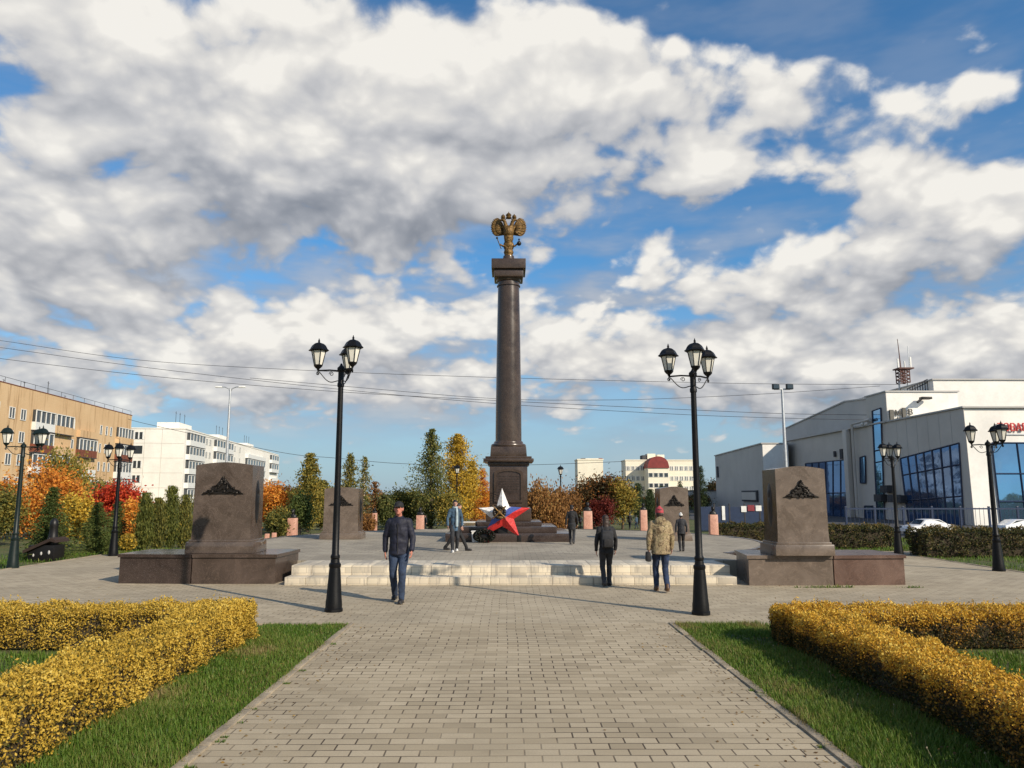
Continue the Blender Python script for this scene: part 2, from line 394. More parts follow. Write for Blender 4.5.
# ------------------------------------------------------------------ sky and sun
SUN_EL = R(29.5); SUN_AZ = math.atan2(.72, -.69)      # azimuth from +Y towards +X
sd = Vector((math.sin(SUN_AZ)*math.cos(SUN_EL), math.cos(SUN_AZ)*math.cos(SUN_EL), math.sin(SUN_EL)))
sl = bpy.data.lights.new('sun', 'SUN'); sl.energy = 4.9; sl.angle = R(.6); sl.color = (1, .87, .70)
so = bpy.data.objects.new('sun', sl); C.objects.link(so); so.rotation_euler = sd.to_track_quat('Z', 'Y').to_euler()
so.location = (30, -30, 40)
def make_world():
    w = bpy.data.worlds.new('World'); scene.world = w; w.use_nodes = True
    nt = NT(w.node_tree); bg = nt.n['Background']; bg.inputs['Strength'].default_value = .094
    sky = nt.new('ShaderNodeTexSky', sky_type='NISHITA'); sky.sun_disc = False
    sky.sun_elevation = SUN_EL; sky.sun_rotation = SUN_AZ; sky.altitude = 100; sky.air_density = 1.; sky.dust_density = .6; sky.ozone_density = 1.6
    d = nt.new('ShaderNodeTexCoord').outputs['Generated']
    sx = nt.new('ShaderNodeSeparateXYZ'); nt.put(sx.inputs[0], d); x, y, z = sx.outputs
    az = nt.m('ARCTAN2', x, y); el = nt.m('ARCSINE', z)
    cb = nt.new('ShaderNodeCombineXYZ'); nt.put(cb.inputs[0], az); nt.put(cb.inputs[1], el)
    AE = cb.outputs[0]
    def dirp(u, v):
        r = ray(u, v).normalized(); return math.atan2(r.x, r.y), math.asin(r.z)
    # cloud groups of the day: (u, v, half-width, half-height, weight)
    blobs = [(40, 30, 80, 40, .35), (20, 170, 60, 40, .3), (250, 20, 180, 40, .28), (560, 15, 90, 30, .22), (150, 70, 200, 85, .50), (330, 120, 200, 100, .62), (520, 90, 170, 100, .62), (640, 130, 95, 70, .40), (330, 205, 260, 52, .52), (90, 245, 160, 48, .60), (20, 270, 90, 60, .45), (700, 45, 40, 40, .12),
             (400, 300, 95, 30, .55), (330, 345, 130, 40, .40), (130, 340, 210, 40, .58), (100, 400, 190, 30, .25),
             (660, 262, 75, 34, .45), (760, 285, 130, 42, .55), (890, 215, 100, 62, .68), (1000, 220, 90, 48, .55), (700, 330, 150, 34, .35),
             (800, 70, 54, 40, .52), (935, 98, 46, 28, .42), (822, 148, 44, 20, .50), (1008, 100, 44, 26, .5), (880, 150, 40, 18, .2), (705, 175, 50, 18, .42), (720, 178, 60, 12, .22), (545, 320, 50, 26, .32),
             (620, 370, 190, 32, .48), (430, 345, 120, 30, .3), (200, 385, 200, 26, .3), (880, 405, 200, 24, .32), (560, 410, 160, 18, .2), (940, 352, 160, 46, .62), (800, 370, 160, 38, .40), (1030, 290, 60, 22, .3),
             (330, 288, 70, 18, -.25), (610, 235, 55, 55, -.42), (600, 200, 60, 24, -.1), (920, 20, 90, 26, -.25), (790, 215, 60, 26, -.2), (45, 95, 40, 26, -.34), (270, 22, 30, 30, -.2), (860, 330, 80, 16, -.2), (420, 430, 200, 14, -.08), (300, 415, 160, 20, .22), (700, 430, 160, 20, .2), (830, 10, 60, 24, .2), (985, 60, 40, 20, .3), (760, 130, 60, 20, .2), (255, 40, 25, 50, -.15)]
    # the groups are tabulated once: rows of coverage at 15 heights, interpolated across and up
    E0, DE, NR = R(1.), R(2.7), 15; A0, A1, NA = R(-44), R(44), 31
    bl = []
    for u, v, ru, rv, wgt in blobs:
        a, e = dirp(u, v); a2, _ = dirp(u+ru, v); _, e2 = dirp(u, v-rv)
        bl.append((a, e, max(abs(a2-a), .01), max(abs(e2-e), .01), wgt))
    def fval(a, e): return sum(wg*.42**(((a-ba)/ra)**2+((e-be)/re)**2) for ba, be, ra, re, wg in bl)
    azn = nt.mapr(az, A0, A1, 0, 1, smooth=False)
    rows = []
    for q in range(NR//3):
        stops = [(i/(NA-1), tuple(min(1, max(0, .25+.5*fval(A0+(A1-A0)*i/(NA-1), E0+DE*(3*q+c)))) for c in range(3))) for i in range(NA)]
        rows.append(nt.ramp(azn, stops, 'LINEAR'))
    def field(elv):
        acc = None
        e3 = nt.new('ShaderNodeCombineXYZ'); [nt.put(e3.inputs[i], elv) for i in range(3)]
        for q, rw in enumerate(rows):
            c = tuple(E0+DE*(3*q+i) for i in range(3))
            t = nt.v('ABSOLUTE', nt.v('SUBTRACT', e3.outputs[0], c))
            wv_ = nt.v('MAXIMUM', nt.v('SUBTRACT', (1, 1, 1), nt.v('MULTIPLY', t, (1/DE,)*3)), (0, 0, 0))
            dd = nt.v('DOT_PRODUCT', wv_, rw, out=1)
            acc = dd if acc is None else nt.m('ADD', acc, dd)
        return nt.m('MULTIPLY', nt.m('SUBTRACT', acc, .25), 2)
    # flat layer projection gives clouds that shrink towards the horizon
    def layer(el_off):
        zz = nt.m('ADD', nt.m('MAXIMUM', z, 0), .42+el_off)
        k = nt.m('DIVIDE', 1, zz)
        c2 = nt.new('ShaderNodeCombineXYZ'); nt.put(c2.inputs[0], nt.m('MULTIPLY', x, k)); nt.put(c2.inputs[1], nt.m('MULTIPLY', y, k)); nt.put(c2.inputs[2], nt.m('MULTIPLY', z, 1.2))
        return c2.outputs[0]
    P = layer(0); Pu = layer(.035)
    warp = nt.new('ShaderNodeTexNoise', noise_dimensions='2D'); nt.put(warp.inputs['Vector'], P); warp.inputs['Scale'].default_value = 3.6; warp.inputs['Detail'].default_value = 4
    wv = nt.v('MULTIPLY', nt.v('SUBTRACT', warp.outputs['Color'], (.5, .5, .5)), (.08, .08, 0))
    def lumps(Pv):
        p = nt.v('ADD', Pv, wv)
        n = nt.noise(p, 4.6, 6, .55, dim='2D')
        vo = nt.new('ShaderNodeTexVoronoi', feature='SMOOTH_F1', voronoi_dimensions='2D'); nt.put(vo.inputs['Vector'], p); vo.inputs['Scale'].default_value = 8.5; vo.inputs['Smoothness'].default_value = .8
        vo.inputs['Detail'].default_value = 2.; vo.inputs['Roughness'].default_value = .5; vo.inputs['Lacunarity'].default_value = 2.3
        return n, nt.m('MULTIPLY', vo.outputs['Distance'], -.95)
    n0, p0 = lumps(P); n1, p1 = lumps(Pu)
    elw = nt.m('MINIMUM', nt.m('MAXIMUM', nt.m('ADD', el, nt.m('MULTIPLY', nt.m('SUBTRACT', n0, .5), .05)), E0), E0+DE*(NR-1.01))
    F0 = field(elw); F1 = field(nt.m('MINIMUM', nt.m('ADD', elw, .05), E0+DE*(NR-1.01)))
    behind = nt.mapr(y, -.1, .35, .30, 0)
    fine = nt.noise(nt.v('ADD', P, wv), 17, 5, .62, dim='2D')
    dens0 = nt.m('ADD', nt.m('ADD', F0, behind), nt.m('ADD', nt.m('ADD', nt.m('MULTIPLY', n0, 1.05), nt.m('MULTIPLY', nt.m('SUBTRACT', fine, .5), .30)), nt.m('MULTIPLY', p0, .62)))
    alpha = nt.mapr(dens0, .43, .72)
    dn = nt.m('ADD', nt.m('MULTIPLY', nt.m('SUBTRACT', n0, n1), .75), nt.m('MULTIPLY', nt.m('SUBTRACT', p0, p1), .38))
    dF = nt.m('SUBTRACT', F0, F1)
    lit = nt.m('ADD', .95, nt.m('MULTIPLY', dn, .72))
    lit = nt.m('ADD', lit, nt.m('MULTIPLY', dF, .80))
    lit = nt.m('ADD', lit, nt.m('MULTIPLY', nt.m('SUBTRACT', fine, .5), .26))
    lit = nt.m('ADD', lit, nt.m('MULTIPLY', p0, .42))
    for u, v, ru, rv, wgt in ((320, 228, 190, 46, .15), (90, 268, 150, 42, .18), (470, 205, 90, 40, .05), (760, 300, 130, 34, .14), (920, 268, 120, 26, .12), (930, 372, 160, 26, .14)):
        a, e = dirp(u, v); a2, _ = dirp(u+ru, v); _, e2 = dirp(u, v-rv)
        q = nt.v('MULTIPLY', nt.v('SUBTRACT', AE, (a, e, 0)), (1/abs(a2-a), 1/abs(e2-e), 0))
        lit = nt.m('SUBTRACT', lit, nt.m('MULTIPLY', nt.m('POWER', .42, nt.v('DOT_PRODUCT', q, q, out=1)), wgt))
    lit = nt.m('MAXIMUM', nt.m('MINIMUM', lit, 1.), 0)
    cc = nt.ramp(lit, [(0, (2.3, 2.5, 2.9)), (.3, (3.5, 3.65, 4.0)), (.6, (5.6, 5.6, 5.7)), (.85, (7.5, 7.3, 6.95)), (1, (8.9, 8.6, 8.0))])
    skyc = nt.mix(1., sky.outputs[0], (.56, 1.10, 1.42, 1), 'MULTIPLY')
    # pale band of air low down
    hz = nt.mapr(el, -.02, .32, .78, 0)
    skyc = nt.mix(hz, skyc, (3.75, 4.45, 5.35, 1))
    veil = nt.m('MULTIPLY', nt.mapr(el, .05, .13), nt.mapr(el, .40, .20))
    vn = nt.noise(nt.v('MULTIPLY', d, (3.2, 3.2, 11)), 1.7, 4, .55)
    skyc = nt.mix(nt.m('MULTIPLY', nt.m('ADD', .25, veil), nt.mapr(vn, .34, .62, .0, .75)), skyc, nt.mix(nt.mapr(vn, .45, .72), (3.1, 3.55, 4.4), (5.2, 5.2, 5.3)))
    low = nt.mapr(el, .0, .14, .45, .97)
    col = nt.mix(nt.m('MULTIPLY', alpha, low), skyc, cc)
    nt.put(bg.inputs['Color'], col)
make_world()
scene.view_settings.view_transform = 'Standard'; scene.view_settings.look = 'None'; scene.view_settings.gamma = 1
scene.view_settings.exposure = .14
scene.render.engine = 'CYCLES'; scene.render.resolution_x = 1024; scene.render.resolution_y = 768
# ================================================================== SETTING
PXL, PXR = -2.26, 2.40            # path edges
PLZ = 11.75; PLH = .36            # near edge of the plaza, height of the upper plaza
def grid_sheet(name, x0, x1, y0, y1, z, mt, n=1, parent=None):
    me = bpy.data.meshes.new(name)
    me.from_pydata([(x0, y0, z), (x1, y0, z), (x1, y1, z), (x0, y1, z)], [], [(0, 1, 2, 3)]); me.materials.append(mt)
    return struct(link(name, me, parent))
grid_sheet('ground', -2500, 2500, -600, 4000, -.03, M['turf'])
grid_sheet('path', PXL, PXR, -14, PLZ, 0, M['paver'])
grid_sheet('plaza', -12.75, 12.6, PLZ, 24.7, 0, M['paver_far'])
grid_sheet('plaza_extension', -10.2, 10.6, 24.7, 37, -.004, M['paver_far'])
grid_sheet('car_park', 14, 90, 34, 130, -.012, M['asphalt'])
grid_sheet('side_path', 12.6, 24, 24.9, 26.2, -.006, M['kerb'])
# lawns
for x0, x1, y0, y1 in ((-40, PXL-.1, -14, PLZ-.1), (PXR+.1, 40, -14, PLZ-.1)):
    grid_sheet('lawn', x0, x1, y0, y1, -.012, M['turf'])
def kerb_line(name, p0, p1, label_w=.085, z=.014, seg=1.0, jag=.006):
    mb = MB(); p0 = Vector(p0); p1 = Vector(p1); d = p1-p0; L = d.length; d.normalize(); ang = math.atan2(d.y, d.x)
    n = max(1, int(L/seg))
    for i in range(n):
        c = p0+d*(L*(i+.5)/n)
        mb.box((c.x+random.uniform(-jag, jag), c.y+random.uniform(-jag, jag), z/2-.03+random.uniform(-.003, .004)), (L/n-.008, label_w, z+.06), 0, .006, rz=ang+random.uniform(-.006, .006))
    return struct(mb.build(name, M['kerb']))
kerb_line('kerb', (PXL-.045, -2, 0), (PXL-.045, PLZ, 0), seg=.5, jag=.009)
kerb_line('kerb', (PXR+.045, -2, 0), (PXR+.045, PLZ, 0), seg=.5, jag=.009)
kerb_line('kerb', (-30, PLZ-.05, 0), (PXL-.1, PLZ-.05, 0)); kerb_line('kerb', (PXR+.1, PLZ-.05, 0), (30, PLZ-.05, 0))
kerb_line('kerb', (-12.8, PLZ, 0), (-12.8, 24.7, 0)); kerb_line('kerb', (12.65, PLZ, 0), (12.65, 24.7, 0))

# raised round plaza with three broad pale steps in front
CY = 26.6; RAD = 8.3
pts = [(-5.9, 18.35), (5.9, 18.35)]
a_s = math.asin((20.6-CY)/RAD)
for i in range(49):
    a = a_s+(PI-2*a_s)*i/48; pts.append((RAD*math.cos(a), CY+RAD*math.sin(a)))
mb = MB(); mb.prism(pts, -.02, PLH); o = struct(mb.build('upper_plaza', M['paver_grey'], smooth=0))
mb = MB()                                           # granite rim of the round plaza
rim = pts[2:]
for i in range(len(rim)-1):
    a, b = Vector((*rim[i], 0)), Vector((*rim[i+1], 0)); c = (a+b)/2; d = b-a
    mb.box((c.x*1.004, CY+(c.y-CY)*1.006, PLH/2), (d.length+.01, .14, PLH+.03), 0, .01, rz=math.atan2(d.y, d.x))
struct(mb.build('plaza_rim', M['granite_dark']))
for k, (yf, z, dp) in enumerate(((16.55, .165, .52), (17.05, .362, 1.32))):
    mb = MB(); n = 22; xa, xb = -4.68, 4.86
    for i in range(n):
        x0 = xa+(xb-xa)*i/n; x1 = xa+(xb-xa)*(i+1)/n
        mb.box(((x0+x1)/2, yf+dp/2+random.uniform(-.008, .008), z/2+random.uniform(-.002, .002)), (x1-x0-.004, dp, z), 0, .008)
    struct(mb.build('plaza_step', M['marble']))

# ------------------------------------------------------------------ grass
def blades(name, regions, mt, parent=None):
    allV = []; tt = []
    for (x0, x1, y0, y1, n, h, w, lo) in regions:
        P = np.c_[rng.uniform(x0, x1, n), rng.uniform(y0, y1, n), np.zeros(n)]
        # patchy
        ns = np.array([mnoise.noise(Vector((p[0]*.9, p[1]*.9, 3.3))) for p in P])
        keep = rng.random(n) < np.clip(.75+ns, .15, 1); P = P[keep]; ns = ns[keep]; k = len(P)
        P[:, 2] = -.012
        a = rng.uniform(0, 2*PI, k); hh = h*rng.uniform(.45, 1.25, k)*(1+.6*ns); lean = rng.uniform(.1, .75, k)*hh
        side = np.c_[np.cos(a+PI/2), np.sin(a+PI/2), np.zeros(k)]*(w*.5)*rng.uniform(.6, 1.4, k)[:, None]
        tip = P+np.c_[np.cos(a)*lean, np.sin(a)*lean, hh]
        mid = P+np.c_[np.cos(a)*lean*.35, np.sin(a)*lean*.35, hh*.6]
        V = np.stack([P-side, P+side, mid+side*.7, mid-side*.7], 1); V2 = np.stack([mid-side*.7, mid+side*.7, tip+side*.08, tip-side*.08], 1)
        allV += [V, V2]; bare = np.array([mnoise.noise(Vector((p[0]*1.7, p[1]*1.1, 8.8))) for p in P]); t = np.clip(lo+.25*ns+np.clip(bare-.22, 0, 1)*.9+rng.normal(0, .15, k), 0, 1); tt += [t, np.clip(t+.06, 0, 1)]
    o = quadmesh(name, np.concatenate(allV), np.concatenate(tt), mt, parent); struct(o, 'stuff'); return o
M['grass'] = leafmat('grass_blades', [(0, (.03, .06, .007)), (.3, (.065, .135, .014)), (.55, (.115, .20, .025)), (.78, (.20, .22, .05)), (1, (.30, .23, .10))], .35, .5)
blades('grass', [(-3.4, PXL-.08, 3.6, 7.2, 30000, .07, .0075, .50), (-3.5, PXL-.07, 7.0, PLZ-.1, 28000, .055, .009, .5),
                 (-2.7, PXL-.03, 3.6, PLZ-.1, 7500, .04, .007, .88),
                 (-7.5, -4.0, 4.5, 9.6, 30000, .055, .011, .42), (-16, -7.5, 3, 9.7, 22000, .06, .018, .42), (-14, -3.0, 10.4, PLZ-.1, 16000, .045, .012, .36)], M['grass'])
blades('grass', [(PXR+.08, 3.6, 3.6, 7.2, 30000, .07, .0075, .48), (PXR+.07, 3.7, 7.0, PLZ-.1, 28000, .055, .009, .48),
                 (PXR+.03, 2.85, 3.6, PLZ-.1, 8500, .04, .007, .88),
                 (4.2, 7.5, 4.5, 9.6, 24000, .055, .011, .42), (7.5, 16, 3, 9.7, 22000, .06, .018, .42), (3.2, 14, 10.4, PLZ-.1, 16000, .045, .012, .36)], M['grass'])
blades('grass', [(12.75, 24, 13, 24.6, 16000, .07, .02, .45), (11, 24, 26.3, 34, 12000, .08, .03, .45), (-15.5, -12.9, 12.5, 26, 8000, .08, .02, .45), (-12.7, -9, 24.8, 27, 5000, .08, .02, .5)], M['grass'])
# weeds in the joint along the kerbs
rg = []
for i in range(17):
    y = random.uniform(4.6, PLZ); side = random.choice((PXL+.02, PXL-.005, PXR-.02, PXR+.01)); r = random.uniform(.03, .10)
    rg.append((side-.02, side+.02+r*.5, y-r*.3, y+r*.3, 70, .03, .008, .42))
rg += [(5.9, 7.1, 16.02, 16.12, 240, .07, .02, .5), (8.0, 8.5, 16.0, 16.1, 120, .06, .02, .5)]
blades('weeds', rg, M['grass'])
# dry seed stalks by the right hedge
V = []; tt = []
for i in range(9):
    x = random.uniform(3.0, 3.45); y = random.uniform(4.6, 9.5); h = random.uniform(.08, .17); a = random.uniform(0, 6.28); l = random.uniform(.02, .09)
    b = np.array((x, y, -.01)); t = b+np.array((math.cos(a)*l, math.sin(a)*l, h)); s = np.array((.0016, .001, 0))
    V.append([b-s, b+s, t+s*.6, t-s*.6]); tt.append(.8)
    V.append([t+np.array((-.006, 0, -.003)), t+np.array((0, 0, -.008)), t+np.array((.006, 0, .0)), t+np.array((0, 0, .010))]); tt.append(1.)
struct(quadmesh('seed_stalks', np.array(V), np.array(tt), leafmat('dry_stalks', [(0, (.16, .12, .06)), (1, (.42, .37, .27))], .3)), 'stuff')

# ------------------------------------------------------------------ hedges
def hedge(name, label, boxes, height, mt, leaf, dens, loc=(0, 0, 0), group=None, tintfn=None, wob=.085, drop=.02, seed=0, parts=('foliage', 'twigs')):
    """clipped hedge: leaf-sized faces over and inside a rounded box, over a mass of twigs; boxes: x0,x1,y0,y1"""
    root = thing(name, label, 'hedge', loc, 0, group)
    Ps = []; Ns = []
    core = MB()
    for (x0, x1, y0, y1) in boxes:
        lx, ly = x1-x0, y1-y0; h = height
        faces = [('t', lx*ly), ('x0', ly*h), ('x1', ly*h), ('y0', lx*h), ('y1', lx*h)]
        for f, A in faces:
            n = int(A*dens); u = rng.random(n); w = rng.random(n)**(.9)
            if f == 't': P = np.c_[x0+u*lx, y0+rng.random(n)*ly, np.full(n, h)]; N = np.tile((0, 0, 1.), (n, 1))
            elif f == 'x0': P = np.c_[np.full(n, x0), y0+u*ly, drop+w*(h-drop)]; N = np.tile((-1., 0, 0), (n, 1))
            elif f == 'x1': P = np.c_[np.full(n, x1), y0+u*ly, drop+w*(h-drop)]; N = np.tile((1., 0, 0), (n, 1))
            elif f == 'y0': P = np.c_[x0+u*lx, np.full(n, y0), drop+w*(h-drop)]; N = np.tile((0, -1., 0), (n, 1))
            else: P = np.c_[x0+u*lx, np.full(n, y1), drop+w*(h-drop)]; N = np.tile((0, 1., 0), (n, 1))
            # round the shoulders
            cx = np.clip(P[:, 0], x0+.1, x1-.1); cy = np.clip(P[:, 1], y0+.1, y1-.1); cz = np.minimum(P[:, 2], h-.1)
            Cc = np.c_[cx, cy, cz]; dd = P-Cc; ll = np.linalg.norm(dd, axis=1, keepdims=True); P = Cc+dd/np.maximum(ll, 1e-6)*np.minimum(ll, .105)
            Ps.append(P); Ns.append(N)
        nx = max(2, int(lx/.18)); ny = max(2, int(ly/.18))
        core.box(((x0+x1)/2, (y0+y1)/2, (h-.10)/2), (lx-.2, ly-.2, h-.10), 0, .04)
    P = np.concatenate(Ps); N = np.concatenate(Ns); n = len(P)
    inside = np.zeros(n, bool)
    for (x0, x1, y0, y1) in boxes:
        inside |= (P[:, 0] > x0+.14) & (P[:, 0] < x1-.14) & (P[:, 1] > y0+.14) & (P[:, 1] < y1-.14) & (P[:, 2] < height-.13)
    P, N = P[~inside], N[~inside]; n = len(P)
    q = np.array([mnoise.noise(Vector(p)*3.1+Vector((seed, 0, 0)))+.6*mnoise.noise(Vector(p)*8+Vector((0, seed, 0))) for p in P])
    P = P+N*(q*wob)[:, None]-N*(rng.random(n)**2*.09)[:, None]+rng.normal(0, .012, (n, 3))
    keep = rng.random(n) < np.clip(1.0+q*.9, .35, 1); P, N, q = P[keep], N[keep], q[keep]; n = len(P)
    D = rvec(n)*.9+N*.55+np.array((0, 0, .25)); NN = rvec(n)*.75+N*.8
    # stray shoots that stand out of the clipped top
    ns_ = int(n*.012); pick = rng.choice(n, ns_); sh_ = []
    for b0 in P[pick]:
        if b0[2] < height*.8: continue
        dv_ = np.array((rng.normal(0, .3), rng.normal(0, .3), 1.)); m_ = rng.integers(2, 5)
        sh_ += [b0+dv_*(.02+.025*k_) for k_ in range(m_)]
    if sh_:
        sh_ = np.array(sh_)+rng.normal(0, .008, (len(sh_), 3)); P = np.r_[P, sh_]; D = np.r_[D, rvec(len(sh_))+np.array((0, 0, .6))]; NN = np.r_[NN, rvec(len(sh_))]; q = np.r_[q, np.zeros(len(sh_))]; n = len(P)
    t = tintfn(P, q, n)
    o = leafmesh(parts[0], P, D, NN, leaf*rng.uniform(.6, 1.3, n), leaf*.62*rng.uniform(.7, 1.2, n), t, mt, root)
    core.build(parts[1], M['twig'], root)
    return root
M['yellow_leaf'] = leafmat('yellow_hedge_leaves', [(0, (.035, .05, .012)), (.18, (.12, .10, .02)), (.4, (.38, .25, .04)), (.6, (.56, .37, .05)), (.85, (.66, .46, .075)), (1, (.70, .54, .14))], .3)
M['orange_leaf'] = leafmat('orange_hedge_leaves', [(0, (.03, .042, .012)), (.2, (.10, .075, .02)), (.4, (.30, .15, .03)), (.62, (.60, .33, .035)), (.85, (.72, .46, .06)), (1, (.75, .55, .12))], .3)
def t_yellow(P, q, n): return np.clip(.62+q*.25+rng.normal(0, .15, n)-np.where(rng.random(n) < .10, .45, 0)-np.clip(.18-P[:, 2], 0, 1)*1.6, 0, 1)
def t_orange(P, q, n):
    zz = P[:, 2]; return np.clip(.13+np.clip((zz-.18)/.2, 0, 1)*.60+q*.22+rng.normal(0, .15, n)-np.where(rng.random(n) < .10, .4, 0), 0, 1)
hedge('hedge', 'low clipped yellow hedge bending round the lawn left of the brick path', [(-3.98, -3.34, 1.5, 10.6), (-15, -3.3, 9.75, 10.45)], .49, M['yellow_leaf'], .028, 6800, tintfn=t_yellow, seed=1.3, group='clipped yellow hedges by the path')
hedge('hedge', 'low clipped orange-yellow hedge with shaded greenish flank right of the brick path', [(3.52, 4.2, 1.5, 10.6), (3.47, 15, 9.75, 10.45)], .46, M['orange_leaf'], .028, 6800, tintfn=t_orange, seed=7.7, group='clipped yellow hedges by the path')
M['brown_leaf'] = leafmat('brown_green_hedge_leaves', [(0, (.02, .028, .009)), (.35, (.045, .055, .017)), (.6, (.10, .085, .025)), (.85, (.20, .13, .04)), (1, (.28, .19, .06))], .2)
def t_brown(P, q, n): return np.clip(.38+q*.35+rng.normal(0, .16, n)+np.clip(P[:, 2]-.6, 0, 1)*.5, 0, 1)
def far_hedge(label, u0, u1, vb, vt, leaf=.07, dens=900, w=1.1):
    a = gp(u0, vb); b = gp(u1, vb); Y = (a.y+b.y)/2; X0 = px(u0, 494, Y).x; X1 = px(u1, 494, Y).x
    h = px((u0+u1)/2, vt, Y).z
    hedge('hedge', label, [(0, X1-X0, 0, w)], h, M['brown_leaf'], leaf, dens, loc=(X0, Y, 0), group='brownish hedges before the hall', tintfn=t_brown, wob=.16, drop=.03, seed=u0*.1)
far_hedge('dark green and brown hedge behind the right foreground lamp post', 921, 1060, 557, 530)
far_hedge('brownish clipped hedge between right granite stele and the curved lamp gap', 826, 893, 548, 527)
far_hedge('dark clipped hedge behind the pink bust pedestal before the blue fence', 716, 776, 541, 525)

# fallen leaves on the paving and the lawns
n = 900
Pf = np.r_[np.c_[PXL+np.abs(rng.normal(0, .35, 170)), rng.uniform(4.5, 11.7, 170), np.full(170, .004)], np.c_[PXR-np.abs(rng.normal(0, .35, 170)), rng.uniform(4.5, 11.7, 170), np.full(170, .004)],
           np.c_[rng.uniform(-12, 12, 160), rng.uniform(11.7, 16.4, 160), np.full(160, .004)], np.c_[-3.3+np.abs(rng.normal(0, .3, 200)), rng.uniform(4.5, 10.5, 200), np.full(200, .03)], np.c_[3.5-np.abs(rng.normal(0, .3, 200)), rng.uniform(4.5, 10.5, 200), np.full(200, .03)]]
k = len(Pf); Df = np.c_[rng.normal(0, 1, (k, 2)), rng.normal(0, .15, k)]; Nf = np.c_[rng.normal(0, .25, (k, 2)), np.ones(k)]
struct(leafmesh('fallen_leaves', Pf, Df, Nf, .036*rng.uniform(.5, 1.2, k), .022*rng.uniform(.6, 1.2, k), rng.uniform(.15, .75, k), leafmat('fallen_leaf', [(0, (.05, .03, .015)), (.4, (.16, .09, .03)), (.7, (.36, .22, .05)), (1, (.45, .32, .08))], .15)), 'stuff')
# ================================================================== LAMPS
def scroll(p0, p1, drop, n=14):
    """wrought S-scroll from the end of an arm back to the post"""
    pts = []
    for i in range(n):
        t = i/(n-1); x = p0[0]+(p1[0]-p0[0])*t
        pts.append((x, 0, p0[1]+(p1[1]-p0[1])*t-drop*math.sin(PI*t)**1.3))
    return pts
def curl(c, r0, turns=1.4, n=16, sgn=1):
    return [(c[0]+sgn*r0*(1-i/n*.75)*math.cos(2*PI*turns*i/n), 0, c[1]+r0*(1-i/n*.75)*math.sin(2*PI*turns*i/n)) for i in range(n)]
def lantern_meshes(s=1.0):
    # local origin: seat of the lantern; hexagonal, flaring upward
    g = MB(); g.lathe([(.062*s, .09*s), (.118*s, .335*s)], 6); cage = MB()
    for k in range(6):
        a = 2*PI*k/6; cage.tube([(.066*s*math.cos(a), .066*s*math.sin(a), .08*s), (.124*s*math.cos(a), .124*s*math.sin(a), .345*s)], .0075*s, 5)
    cage.lathe([(.012*s, 0), (.02*s, .01*s), (.028*s, .03*s), (.05*s, .045*s), (.074*s, .075*s), (.078*s, .095*s), (.06*s, .1*s)], 6)
    cage.lathe([(.112*s, .33*s), (.13*s, .335*s), (.13*s, .35*s), (.11*s, .352*s)], 6)
    roof = MB(); roof.lathe([(.10*s, .345*s), (.172*s, .338*s), (.176*s, .35*s), (.15*s, .372*s), (.137*s, .40*s), (.115*s, .435*s), (.08*s, .463*s), (.035*s, .478*s), (.018*s, .485*s), (.015*s, .50*s), (.022*s, .51*s), (.012*s, .525*s), (.005*s, .555*s)], 6)
    return g, cage, roof
def arm_mb(r, h, s=1.0):
    mb = MB(); mb.tube([(.03, 0, h), (r*.5, 0, h+.012), (r, 0, h)], .014*s, 7)
    mb.tube(scroll((r-.02, h-.02), (.04, h-.17), .09), .0085*s, 6)
    mb.tube(curl((r*.42, h-.055), .04*s), .006*s, 5); mb.tube(curl((r-.0, h-.05), .035*s, sgn=-1), .006*s, 5)
    mb.tube([(r, 0, h-.07), (r, 0, h+.01)], .012*s, 6)
    return mb
def lamp(label, base, H, angles, group, arm_r=.39, mt='iron', single=False, base_r=.145, s=1.0):
    """H = height of the arm seat (lantern bottoms)"""
    root = thing('street_lamp', label, 'street lamp', base, 0, group)
    mb = MB(); k = base_r/.145
    mb.lathe([(.150*k, 0), (.150*k, .05), (.138*k, .06), (.135*k, .16), (.128*k, .2), (.098*k, .62), (.09*k, .70), (.10*k, .72), (.10*k, .76), (.078*k, .78), (.07*k, .84)], 12)
    mb.build('base', M[mt], root, 30)
    mb = MB(); mb.lathe([(.066*k, .84), (.078*k, .86), (.078*k, .89), (.060*k, .92), (.056*k, 1.6), (.046*k, H-.28), (.058*k, H-.27), (.06*k, H-.22), (.05*k, H-.2), (.05*k, H-.02), (.068*k, H), (.068*k, H+.05), (.03*k, H+.09), (.012*k, H+.13)], 14)
    mb.build('pole', M[mt], root, 30)
    g, cage, roof = lantern_meshes(s)
    def lan(pos):
        ln = cage.build('lantern', M[mt], root, 25, pos); g.build('glass', M['milk'], ln, 20); roof.build('lantern_roof', M[mt], ln, 25)
        if len(lamp.cache) < 0: pass
        return ln
    if single: lan((0, 0, H+.06)); return root
    for a in angles:
        a = R(a); am = arm_mb(arm_r, H, s).build('arm', M[mt], root, 40); am.rotation_euler = (0, 0, a)
        lan((arm_r*math.cos(a), arm_r*math.sin(a), H+.005))
    return root
lamp.cache = {}
G_L = 'three-lantern street lamps round the square'
b = gp(333.5, 611.5); top = px(341, 371, b.y)
lamp('tall black three-lantern lamp post in the left foreground beside the brick path', b, top.z, (184, -50, 84), G_L)
b = gp(701, 614.5); top = px(692, 376, b.y)
lamp('tall black three-lantern lamp post in the right foreground beside the brick path', b, top.z, (170, -97, 37), G_L)
b = gp(12.5, 568); top = px(24, 447, b.y)
lamp('dark green lamp post at the left edge of the photo before autumn trees', b, top.z, (190, 20, 70), G_L, .42, 'iron_green', s=1.05)
b = gp(113, 556); top = px(117.5, 460, b.y)
lamp('black lamp post in front of the red maple left of the granite stele', b, top.z, (200, -70, 60), G_L, .34, s=1.0)
b = gp(899, 556); top = px(892, 459, b.y)
